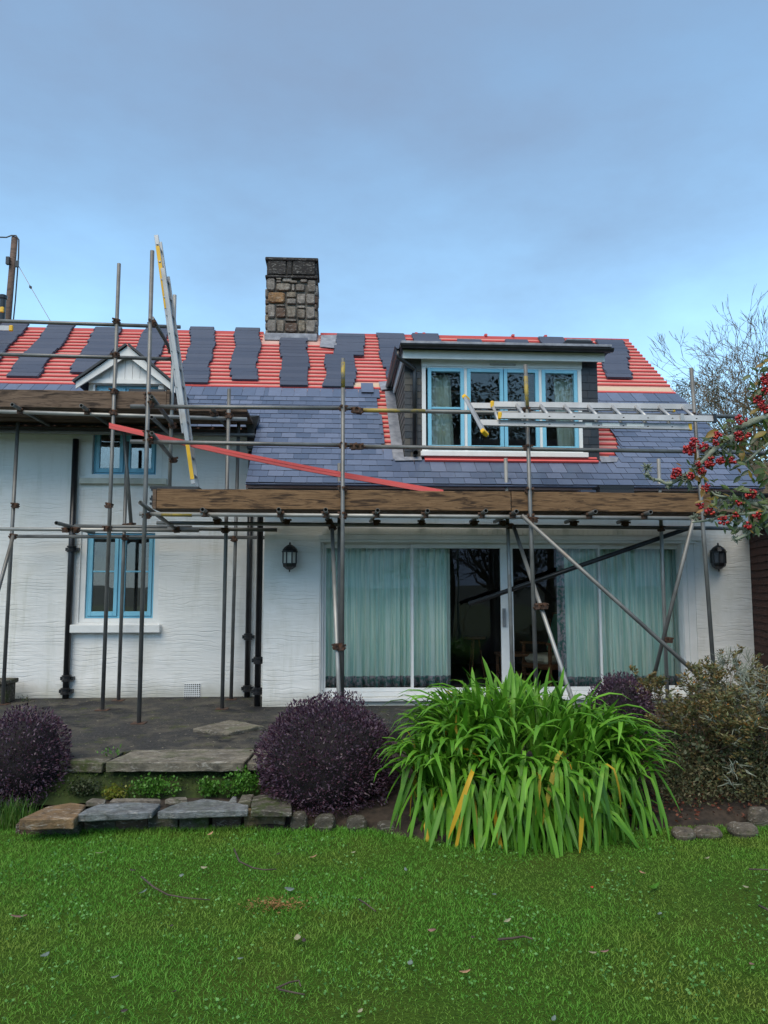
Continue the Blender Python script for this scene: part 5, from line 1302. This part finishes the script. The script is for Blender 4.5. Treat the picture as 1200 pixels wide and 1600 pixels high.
# small weeds along the foot of the wall and on the patio
for px, py, lab in ((412,1103,'tiny plants at the foot of the white pier by the purple bush'), (491/2.857+0,1180,'small green weed at the edge of the moss by the patio'), (40,1096,'small dark weed at the foot of the left wall')):
    c = G(px, py, PZ); n = 40; p = np.array(c)+NR.normal(size=(n, 3))*np.array([.05, .02, .02])+np.array([0, -.02, .03])
    o = foliage('weed', [leaf_quads(p, NR.normal(size=(n, 3))+np.array([0, 0, 1.0]), NR.uniform(.02, .045, n), NR.uniform(.008, .016, n))], [dk if px != 491/2.857 else weed_m], None, False); tag(o, lab, 'weed')

# long grass tufts at the left
tuft_m = M_leaf('long_grass_blade', [(.04,.11,.015), (.06,.16,.02), (.10,.15,.03)], .5, .25)
blade_m = M_leaf('grass_blade', [(.085,.25,.026), (.125,.35,.038), (.17,.40,.055), (.10,.29,.03)], .55, .35, ((.23,.31,.05), .47, .68), .25, .85)
def blades(p, h, w, lean):
    n = len(p); a = NR.uniform(0, 2*pi, n); s = np.stack([np.cos(a), np.sin(a), np.zeros(n)], 1)*w[:, None]/2
    b = NR.uniform(0, 2*pi, n); l = np.stack([np.cos(b), np.sin(b), np.zeros(n)], 1)*(lean*h)[:, None]
    mid = p+l*.35+np.stack([np.zeros(n), np.zeros(n), h*.6], 1); tip = p+l+np.stack([np.zeros(n), np.zeros(n), h], 1)
    V = np.stack([p-s, p+s, mid+s*.8, mid-s*.8, tip], 1).reshape(-1, 3); q = np.arange(n)*5
    return V, np.concatenate([np.stack([q, q+1, q+2], 1), np.stack([q, q+2, q+3], 1), np.stack([q+3, q+2, q+4], 1)])
def tuft(px, py, n, h, w, spread, label):
    c = G(px, py, 0.0); p = np.stack([c.x+NR.normal(size=n)*spread, c.y+NR.normal(size=n)*.05, np.zeros(n)], 1)
    V, F = blades(p, NR.uniform(.5, 1, n)*h, np.full(n, w), NR.uniform(.1, .5, n)); o = bpy.data.objects.new('grass_tuft', raw('grass_tuft', V, F, tuft_m)); C.objects.link(o); tag(o, label, 'grass')
tuft(20, 1292, 150, .26, .007, .075, 'tuft of long grass below the purple bush at the left edge')
tuft(46, 1296, 90, .18, .007, .05, 'tuft of grass against the tan end stone of the lower step')

# ------------------------------------------------------------------ lawn
N = 330000
x = NR.uniform(-4.2, 4.9, N); y = 1.3+5.0*NR.random(N)**.85
fr = np.where(x < -.55, 6.34, 6.20-.42*np.clip((x-.2)/.6, 0, 1)+.30*np.clip((x-1.9)/.5, 0, 1)); keep = y < fr-.01+.03*NR.random(N); x, y = x[keep], y[keep]; n = len(x)
pn = np.sin(x*2.1+np.sin(y*1.7)*1.3)*np.sin(y*2.6+np.cos(x*1.3)*1.5)
h = NR.uniform(.009, .022, n)*(1+.30*pn)*np.where(fr[keep]-y < .16, 1.75, 1.0)
p = np.stack([x, y, np.zeros(n)-.012], 1)
V, F = blades(p, h, NR.uniform(.0025, .0050, n), NR.uniform(.4, 1.7, n))
go = bpy.data.objects.new('lawn_grass', raw('lawn_grass', V, F, blade_m)); C.objects.link(go); tag(go, kind='stuff')
# broad-leaved lawn weeds, clover
n = 4600; cl = np.stack([NR.uniform(-3.4, 3.8, 210), NR.uniform(2.5, 6.1, 210)], 1); ci = NR.integers(0, 210, n)
p = np.concatenate([cl[ci]+NR.normal(size=(n, 2))*.10, NR.uniform(.010, .030, (n, 1))], 1); p = p[p[:, 1] < np.array([bed_front(q)-.06 if q > -.55 else 6.28 for q in p[:, 0]])]; n = len(p)
d = NR.normal(size=(n, 3)); d[:, 2] = np.abs(d[:, 2])*.35
cw = foliage('lawn_weeds', [leaf_quads(p, d, NR.uniform(.012, .026, n), NR.uniform(.009, .017, n))], [M_leaf('clover_leaf', [(.09,.25,.05), (.14,.32,.09), (.11,.28,.06)], .6, .2)], None); tag(cw, kind='stuff')
def fallen(px, py, ln, w, mat, label, yaw=None, grp='fallen leaves scattered on the lawn', curl=.25, name='fallen_leaf'):
    c = G(px, py, .024); yaw = R.uniform(0, 2*pi) if yaw is None else yaw; k = 7; vs = []; fs = []
    for i in range(k+1):
        t = i/k; ww = w*max(.05, sin(pi*min(1, t*.93+.05))**.8)*(1+.10*(-1)**i); z = curl*ln*(t-.5)**2*1.6
        for s_ in (-1, 0, 1): vs.append((ln*(t-.5), s_*ww/2, z+abs(s_)*curl*w*.3))
    for i in range(k): q = i*3; fs += [(q, q+1, q+4, q+3), (q+1, q+2, q+5, q+4)]
    o = MB().add(vs, fs).build(name, mat, None, smooth=True, o=(0, 0, 0)); o.location = c; o.rotation_euler = (R.gauss(0, .15), R.gauss(0, .15), yaw)
    md = o.modifiers.new('thickness', 'SOLIDIFY'); md.thickness = .0012
    return tag(o, label, 'leaf', grp)
lf = lambda n_, a, b: simple(n_, a, b, 18, .6)
l_pink, l_tan, l_grey, l_dark, l_pale = lf('pinkish_dead_leaf', (.20,.10,.085), (.30,.17,.14)), lf('tan_dead_leaf', (.38,.20,.11), (.48,.29,.17)), lf('grey_green_dead_leaf', (.10,.14,.12), (.18,.23,.20)), lf('dark_dead_leaf', (.03,.022,.02), (.07,.05,.04)), lf('pale_dead_leaf', (.24,.23,.14), (.34,.32,.20))
fallen(29,1433,.085,.05, l_pink, 'pinkish-brown lobed fallen leaf on the lawn near the left edge', .4)
fallen(727,1519,.055,.034, l_tan, 'salmon-tan fallen leaf low in the middle of the lawn', .1)
fallen(490,1339,.05,.034, l_tan, 'pale tan fallen leaf on the lawn in front of the round purple bush', .3)
fallen(329,1303,.05,.03, l_tan, 'small tan fallen leaf at the lawn edge below the stone step', .7)
fallen(156,1333,.06,.02, l_pale, 'pale curled fallen leaf on the lawn below the left step stone', .1)
fallen(224,1394,.055,.036, l_grey, 'pale grey-green oval fallen leaf beside the long curved twig', .8)
fallen(70,1493,.06,.03, l_grey, 'grey-green fallen leaf low on the left of the lawn', 1.2)
fallen(1004,1364,.05,.028, l_tan, 'reddish-tan fallen leaf on the lawn above the fresh green strip', 2.0)
fallen(925,1387,.018,.018, simple('red_berry_skin', (.5,.03,.02), (.6,.05,.03)), 'single red berry lying on the lawn right of the middle', 0, None, .6, 'fallen_berry')
fallen(793,1439,.05,.024, l_pale, 'pale fallen leaf in the middle right of the lawn', .5)
fallen(1020,1387,.17,.030, aga, 'fresh light green strap of leaf lying on the lawn at the right', .75, None, .35, 'leaf_strip')
fallen(452,1390,.06,.04, l_grey, 'dark grey-green fallen leaf above the brown patch of cuttings', .2)
fallen(465,1466,.055,.036, l_pale, 'yellowish-pale fallen leaf below the brown patch of cuttings', 1.6)
small = ((207,1360,3,'dark leaf on the lawn above the long curved twig'),(284,1368,0,'grey-green leaf on the lawn above the middle of the long curved twig'),(319,1356,2,'pale leaf on the lawn left of the bent twig'),(268,1447,3,'dark little leaf in the lawn below the long curved twig'),(180,1527,1,'grey leaf low on the left of the lawn'),(272,1550,3,'dark leaf low on the lawn left of the hooked twig'),
 (436,1334,3,'dark leaf on the lawn just right of the bent twig'),(552,1332,2,'pale leaf on the lawn under the right side of the round purple bush'),(565,1373,4,'pinkish leaf on the lawn near the short dark twig'),(634,1359,0,'grey-green leaf on the lawn in front of the left end of the strap-leaved clump'),(772,1398,1,'grey leaf in the middle of the lawn above the broken twig'),(675,1454,4,'small pinkish leaf left of the broken twig'),
 (739,1465,3,'dark leaf close to the left tip of the broken twig'),(641,1505,0,'grey-green leaf on the lawn left of the salmon leaf'),(926,1489,2,'whitish leaf on the lawn at the lower right'),(945,1487,4,'reddish leaf beside the whitish leaf at the lower right of the lawn'),(1031,1428,0,'grey-green leaf on the right lawn below the fresh leaf strip'),(1165,1386,2,'pale leaf on the lawn below the straight twig at the right edge'),
 (1175,1507,4,'pinkish leaf low at the right edge of the lawn'),(475,1470,3,'dark leaf right beside the yellowish-pale leaf below the cuttings'),(376,1498,0,'grey-green leaf on the lawn above the hooked twig'),(194,1580,3,'dark leaf at the bottom edge of the lawn on the left'),(563,1580,2,'pale leaf at the bottom edge of the lawn near the middle'),(865,1592,0,'grey-green leaf at the bottom edge of the lawn right of the middle'),(955,1362,3,'dark leaf on the lawn below the right end of the strap-leaved clump'),(1105,1341,2,'pale leaf on the lawn below the flat grey edging stone'))
for px, py, k, lab in small: fallen(px, py, R.uniform(.028, .05), R.uniform(.018, .03), (l_grey, l_grey, l_pale, l_dark, l_pink)[k], lab)
twg = simple('dead_twig', (.05,.035,.03), (.10,.075,.06), 20, .9)
def twig(pts, r, label):
    m = MB(); m.tube([G(a, b, .03+.012*(i % 2)) for i, (a, b) in enumerate(pts)], [r*(1-.5*i/len(pts)) for i in range(len(pts))], 6); tag(m.build('twig', twg, smooth=True), label, 'twig', 'twigs lying on the lawn')
twig([(221,1370),(240,1386),(262,1398),(290,1403),(328,1406)], .006, 'long dark curved twig lying on the left half of the lawn')
twig([(366,1327),(374,1346),(395,1356),(412,1359),(432,1358)], .006, 'dark bent twig on the lawn in front of the purple bush')
twig([(432,1544),(452,1535),(467,1532),(470,1541)], .005, 'thin hooked twig low on the lawn left of the middle')
twig([(436,1546),(455,1550),(476,1554)], .005, 'thin straight twig just below the hooked twig on the lawn')
twig([(778,1468),(800,1466),(818,1463),(832,1467)], .007, 'dark broken twig in the middle of the lawn')
twig([(560,1405),(572,1412),(587,1424)], .005, 'short dark twig at the middle of the lawn')
twig([(1170,1358),(1200,1359)], .006, 'pale straight twig at the right edge of the lawn')
twig([(1186,1415),(1205,1424)], .007, 'short pale twig cut by the right edge of the lawn')
n = 420; c = G(437,1412,.02); p = np.stack([c.x+NR.normal(size=n)*.07+NR.integers(0, 3, n)*.055-.07, c.y+NR.normal(size=n)*.045, NR.uniform(.01, .035, n)], 1)
o = foliage('grass_cuttings', [leaf_quads(p, NR.normal(size=(n, 3))*np.array([1, 1, .3]), NR.uniform(.012, .03, n), NR.uniform(.003, .006, n))], [lf('brown_cuttings', (.20,.09,.03), (.32,.17,.06))], None)

# ------------------------------------------------------------------ behind the house: wooded bank, bare trees
hb_ = MB(); nx, ny = 30, 16
r0 = P(1138,690,17); rx_ = r0.x
for j in range(ny+1):
    for i in range(nx+1):
        x = rx_-2.4+22*i/nx; y = 13.5+22*j/ny; k = min(1, max(0, (x-rx_+1.6)/2.6)); f = min(1, (y-13.5)/4.0)
        hb_.v.append((x, y, -.05+(k*k*(3-2*k))*f*(4.9+.5*noise.noise(Vector((x*.5, y*.5, 0))))))
for j in range(ny):
    for i in range(nx): a = j*(nx+1)+i; hb_.f.append((a, a+1, a+nx+2, a+nx+1)); hb_.m.append(0)
hill = tag(hb_.build('hillside', simple('brown_bank', (.05,.04,.022), (.10,.075,.045), 2.5, .95, bump=.6), smooth=True), kind='structure')
n = 9000; x = NR.uniform(rx_-1.2, rx_+7, n); y = NR.uniform(14, 22, n); k = np.clip((x-rx_+1.6)/2.6, 0, 1); z = (k*k*(3-2*k))*np.clip((y-13.5)/4, 0, 1)*4.9+NR.uniform(-.05, .55, n)*k
bl = foliage('bank_foliage', [leaf_quads(np.stack([x, y, z], 1), NR.normal(size=(n, 3)), NR.uniform(.06, .15, n), NR.uniform(.03, .08, n))], [M_leaf('bank_leaf', [(.045,.055,.02), (.10,.075,.045), (.06,.07,.02), (.12,.10,.06)], .7, .2)], None); tag(bl, kind='stuff')
tbark = simple('lichened_bark', (.085,.06,.036), (.19,.145,.09), 6, .9, bump=.3)
def bare_tree(base, label, seed, n, ln, r, depth=6, lean=None, spread=.58, fan=.75, side=.25):
    o = thing('bare_tree', base, label, 'tree'); rr = random.Random(seed); mb = MB(); tp = []
    mb.tube([base, base+Vector((.02, 0, .5)), base+Vector((0, 0, 1.0))], [r*1.8, r*1.5, r*1.3], 8)
    for i in range(n):
        a = rr.uniform(0, 2*pi) if lean is None else lean[i % len(lean)]
        dv = Vector((cos(a)*fan*rr.uniform(.5, 1.0), sin(a)*fan*.5, 1.0)); grow(mb, base+Vector((0, 0, .6+.3*rr.random())), dv, ln*rr.uniform(.8, 1.1), r, depth, spread, rr, tp, .10, 3, 6, (.68, .88), (2, 2), .0075, side)
    crown = mb.build('crown', tbark, o, smooth=True); return o
tb = P(1160,775,23)
bare_tree(tb, 'bare winter tree with many fine branches behind the right end of the roof', 5, 13, .93, .09, 7, spread=.66, fan=1.0, side=.2)
bare_tree(P(1235,780,25), 'second bare winter tree at the right edge of the picture', 9, 5, 1.5, .10, 7, fan=.6, side=.15)
# thin evergreen shrub beside the verge
es = thing('shrub', P(1062,690,17), 'thin dark twiggy evergreen shrub just beyond the right roof edge', 'shrub'); rr = random.Random(4); mb = MB(); tp = []
for i in range(6): grow(mb, P(1060+i*6,730,17), Vector((rr.gauss(-.25, .4), 0, 1)), .62, .022, 5, .6, rr, tp, .1, 3, 5, (.66, .86), (2, 2), .005, .2)
mb.build('branch', tbark, es)
q = np.array([tuple(a) for a, _ in tp for _ in range(5)]); n = len(q); foliage('foliage', [leaf_quads(q+NR.normal(size=(n, 3))*.04, NR.normal(size=(n, 3)), NR.uniform(.03, .07, n), NR.uniform(.014, .03, n))], [dk], es)
# what the windows mirror: a far dark ridge and trees across the garden
rg = MB(); nx = 60
for j in range(5):
    for i in range(nx+1): x = -160+320*i/nx; rg.v.append((x, -70-j*25, (-.06, .6, 1.6, 2.2, 1.5)[j]+.5*noise.noise(Vector((x*.05, j, 3)))*(j > 0)))
for j in range(4):
    for i in range(nx): a = j*(nx+1)+i; rg.f.append((a, a+1, a+nx+2, a+nx+1)); rg.m.append(0)
tag(rg.build('far_hills', simple('dark_far_hill', (.02,.03,.02), (.035,.045,.03), .2, .95), smooth=True), kind='structure')
tree_src = bpy.data.objects.get('bare_tree')
for i, (x, y, s_, lab) in enumerate(((-1.5,-9,1.35,'bare tree across the lawn, mirrored in the sliding door'), (6.5,-11,1.5,'bare tree across the lawn to the right, mirrored in the panes'))):
    o = tree_src.copy(); C.objects.link(o); o.location = (x, y, 0); o.scale = (s_, s_, s_); o.rotation_euler.z = 1.3*i+.5; o['label'] = lab
    for ch in tree_src.children: c = ch.copy(); C.objects.link(c); c.parent = o
evg = M_leaf('evergreen_leaf', [(.02,.035,.012), (.04,.06,.02)], .5, .1)
for i, (x, y, hh) in enumerate(((4.6,-12,15), (9.5,-14,14))):
    o = thing('evergreen_tree', (x, y, 0), ('dark evergreen tree across the lawn opposite the wide dormer', 'dark evergreen tree across the lawn to the far right')[i], 'tree')
    m = MB(); m.tube([(x, y, 0), (x+.1, y, hh*.55)], [.25, .1], 8); m.build('trunk', tbark, o)
    n = 9000; u = unit(NR.normal(size=(n, 3))); ck = NR.normal(size=(26, 3))*np.array([1.5, 1.4, hh*.19])+np.array([x, y, hh*.60]); p = ck[NR.integers(0, 26, n)]+u*(NR.random(n)**.5)[:, None]*1.1
    foliage('crown', [leaf_quads(p, NR.normal(size=(n, 3)), NR.uniform(.12, .26, n), NR.uniform(.06, .13, n))], [evg], o)

# ------------------------------------------------------------------ berried branch reaching in from the right
bb = thing('berry_bush', (P(1400,1000,2.75).x, 2.75, 0), 'lichen-crusted branches with red berry clusters and green leaves hanging in from the right edge', 'bush')
lb = simple('lichen_bark', (.13,.15,.11), (.30,.34,.27), 40, .95, bump=.6)
rb = random.Random(31); BV = 2.72
def br(pts, r0, r1):
    q = [P(a, b, BV+.02*((i*7) % 3-1)) for i, (a, b) in enumerate(pts)]; k = len(q); m = MB(); q2 = []; rs = []
    for i in range(k-1):
        for t in (0, .5): q2.append(q[i].lerp(q[i+1], t)+Vector((0, rb.gauss(0, .004), rb.gauss(0, .003)))); f = (i+t)/(k-1); rs.append((r0*(1-f)+r1*f)*rb.uniform(.85, 1.25))
    q2.append(q[-1]); rs.append(r1); m.tube(q2, rs, 7); m.build('branch', lb, bb, smooth=True)
br([(1645,500),(1420,570),(1300,610),(1200,650),(1154,669),(1141,682),(1111,706),(1091,727),(1074,740),(1046,757),(1031,753),(1017,746),(1010,741)], .014, .0045)
br([(1141,682),(1142,700),(1139,722)], .007, .003)
br([(1660,800),(1420,805),(1300,800),(1200,795),(1165,782),(1139,778),(1122,775),(1112,768)], .012, .003)
br([(1660,780),(1450,720),(1300,740),(1230,805),(1200,810),(1178,828),(1150,843)], .011, .005)
br([(1200,800),(1150,805),(1118,810),(1082,816)], .006, .003)
br([(1420,570),(1360,620),(1240,640),(1205,690),(1170,720),(1140,735)], .008, .003)
br([(1640,440),(1400,400),(1300,430),(1230,560),(1195,610),(1180,640)], .010, .003)
br([(1640,430),(1660,800)], .018, .024)
m = MB(); m.tube([P(1660,800,BV), P(1680,1100,BV), Vector((P(1690,1100,BV).x+.05, BV+.1, 0))], [.024, .028, .035], 8); m.build('trunk', lb, bb, smooth=True)
tuftm = MB()                                            # lichen tufts along the twigs
def lich_at(px, py, n, s):
    c = P(px, py, BV)
    for i in range(n):
        e = Vector((rb.gauss(0, 1), rb.gauss(0, 1), rb.gauss(0, 1))).normalized()*s*rb.uniform(.4, 1.0); st = c+e*.15; tuftm.tube([st, st+e*.6+Vector((rb.gauss(0, .2), 0, rb.gauss(0, .2)))*s*.3, st+e], [.0028, .0022, .001], 4, caps=False)
for px, py, n, s in ((1011,742,26,.016),(1012,730,34,.024),(1022,750,14,.012),(1046,756,16,.014),(1075,748,34,.030),(1078,762,20,.022),(1100,716,14,.016),(1111,700,22,.022),(1125,690,18,.02),(1140,672,20,.02),(1131,783,30,.016),(1086,808,30,.022),(1112,812,12,.012),(1150,842,34,.020),(1165,830,14,.014),(1180,655,18,.018),(1141,715,14,.016)): lich_at(px, py, n, s)

berry = NT('red_berry'); berry = berry.fin(berry.ramp(berry.rnd(), [(0, (.20,.004,.010)), (.6, (.38,.010,.016)), (1, (.46,.035,.018))]), .28, spec=.55)
ico = [(0,0,1)]+[(cos(2*pi*j/6+.5*k)*sin(t), sin(2*pi*j/6+.5*k)*sin(t), cos(t)) for k, t in enumerate((.7, 1.4, 2.1)) for j in range(6)]+[(0,0,-1)]
icf = [(0, 1+j, 1+(j+1) % 6) for j in range(6)]+[(1+k*6+j, 7+k*6+j, 7+k*6+(j+1) % 6, 1+k*6+(j+1) % 6) for k in range(2) for j in range(6)]+[(13+j, 19, 13+(j+1) % 6) for j in range(6)]
for zx, zy, rad, n in ((520,760,55,42),(560,700,45,24),(640,740,40,20),(420,950,48,32),(385,985,22,12),(690,860,45,26),(670,890,25,12),(780,850,40,20),(750,640,34,20),(930,650,45,24),(950,510,48,26),(1100,350,48,30),(1120,390,30,14),(1150,160,50,26),(1160,210,36,16),(650,1075,38,20),(610,1225,34,16),(690,1270,38,20),(1030,1130,46,26),(925,1205,26,12),(800,1350,44,20),(895,1310,30,14),(1080,1310,36,16),(1005,1395,34,16),(1150,420,40,18),(880,855,34,16),(530,980,30,14),(620,940,34,16),(1160,270,36,16),(1010,640,24,10),(740,700,30,12),(590,880,26,10)):
    m = MB(); c = Vector((980+zx/5.333, 560+zy/5.333)); s = rad/5.333
    for i in range(n):
        a = rb.uniform(0, 2*pi); q = sqrt(rb.random()); p = P(c.x+cos(a)*q*s, c.y+sin(a)*q*s*.85, BV-.02+rb.gauss(0, .014)); r = rb.uniform(.0042, .0060); m.add([p+Vector(v)*r for v in ico], icf)
    tag(m.build('berry_cluster', berry, bb, smooth=True), kind='stuff')
lfg = M_leaf('broad_green_leaf', [(.045,.085,.02), (.07,.12,.025), (.035,.065,.03)], .38, .18, ((.20,.075,.025), .60, .74), .45, 14)
lfy = M_leaf('bronzed_leaf', [(.20,.16,.02), (.25,.12,.03), (.14,.16,.02)], .4, .2, ((.30,.06,.02), .58, .7), .4, 14)
def broad(k=6):
    vs = []; fs = []
    for i in range(k+1):
        t = i/k; w = .40*max(.03, sin(pi*min(.985, t*.95+.04))**.85)
        for s_ in (-1, 0, 1): vs.append((t, s_*w/2, -.22*t*t+abs(s_)*.06))
    for i in range(k): q = i*3; fs += [(q, q+1, q+4, q+3), (q+1, q+2, q+5, q+4)]
    return MB().add(vs, fs)
bg_, by_ = broad().mesh('leaf', lfg, smooth=True), broad().mesh('leaf', lfy, smooth=True)
def bleaf(zx, zy, ang, ln, yel=False):                 # ang: direction in the picture, degrees anticlockwise from right
    p = P(980+zx/5.333, 560+zy/5.333, BV+rb.gauss(0, .02)); a = radians(ang)
    d = Vector((cos(a), rb.uniform(-.45, .25), sin(a))).normalized(); nn = Vector((rb.gauss(0, .35), -1, .75)); s = nn.cross(d).normalized(); nn = d.cross(s)
    L = ln/5.333/1200*BV; inst('leaf', by_ if yel else bg_, bb, p, Matrix((d, s, nn)).transposed(), (L, L*rb.uniform(.85, 1.2), L))
for a in ((760,600,205,140,1),(790,590,120,70,0),(800,590,60,75,0),(860,620,100,60,1),(560,760,280,110,1),(690,690,150,80,0),(520,890,110,60,0),(450,900,140,50,1),(540,960,250,90,0),(470,1010,230,80,0),(500,1020,280,90,0),(860,680,-60,100,0),(900,720,-30,110,1),(960,760,-110,110,1),(930,700,10,90,1),(1000,700,200,90,0),(850,800,-100,110,0),(830,850,-60,80,0),(760,780,-40,100,0),(1020,470,40,110,1),(1060,480,-20,110,1),(1080,440,30,110,1),(1000,540,-10,90,0),(1130,520,-60,100,0),(1080,600,-20,110,0),(1060,640,-120,110,0),(1130,600,-80,110,0),(1150,660,-130,120,0),(1100,680,-40,90,0),(1050,580,-150,90,0),(1130,120,-70,90,0),(1160,240,-110,100,0),(1120,280,-60,100,1),(1170,300,180,80,1),(1120,420,160,80,1),
          (1160,930,190,150,0),(1150,960,215,120,0),(1173,1000,230,110,0),(1060,1120,160,170,0),(1090,1050,60,70,0),(1060,1040,120,60,0),(1110,1060,30,80,0),(850,1150,150,60,1),(760,1150,200,90,1),(720,1180,160,70,1),(640,1190,185,80,1),(640,1260,200,70,1),(760,1140,60,50,0),(960,1330,-140,120,0),(940,1420,-150,90,0),(900,1470,120,90,0),(990,1440,-60,80,0),(1100,1330,-30,100,0),(1130,1300,-100,90,0),(1173,1280,-120,100,1),(1173,1180,200,90,0),(880,1180,-110,80,0),(980,1190,-70,70,0),(940,1290,170,80,0),(830,1280,190,80,0),(1000,1280,30,70,0),(1120,1180,140,80,0),(1040,1220,20,80,0),(1060,1390,-60,90,0),(1140,1240,10,80,1)): bleaf(*a)
for path, n, s_ in ((((1085,732),(1111,708),(1141,684),(1200,652)), 70, 15), (((1110,770),(1140,780),(1170,786),(1200,795)), 60, 13), (((1120,812),(1160,812),(1200,808)), 36, 12), (((1160,725),(1200,700)), 30, 18), (((1185,600),(1200,560)), 24, 12)):
    for i in range(n):
        k = rb.uniform(0, len(path)-1.001); j = int(k); f = k-j; x_ = path[j][0]*(1-f)+path[j+1][0]*f+rb.gauss(0, s_*.5); y_ = path[j][1]*(1-f)+path[j+1][1]*f+abs(rb.gauss(0, s_))*rb.choice((1, 1, -.6))
        bleaf((x_-980)*5.333, (y_-560)*5.333, rb.uniform(110, 340), rb.uniform(45, 95), rb.random() < .2)
for i in range(46):
    k = rb.uniform(0, 1); lich_at(1046+154*k+rb.gauss(0, 2), 757-107*k+rb.gauss(0, 4), 10, .016)
for i in range(26): lich_at(rb.uniform(1110, 1200), rb.uniform(770, 835), 8, .014)
for i in range(210):                                     # denser leafage towards and beyond the frame edge
    zx = rb.uniform(1080, 2400); zy = rb.choice((rb.uniform(40, 700), rb.uniform(880, 1400))); bleaf(zx, zy, rb.uniform(120, 320), rb.uniform(80, 130), rb.random() < .25)
tag(tuftm.build('lichen_tufts', lb, bb), kind='stuff')
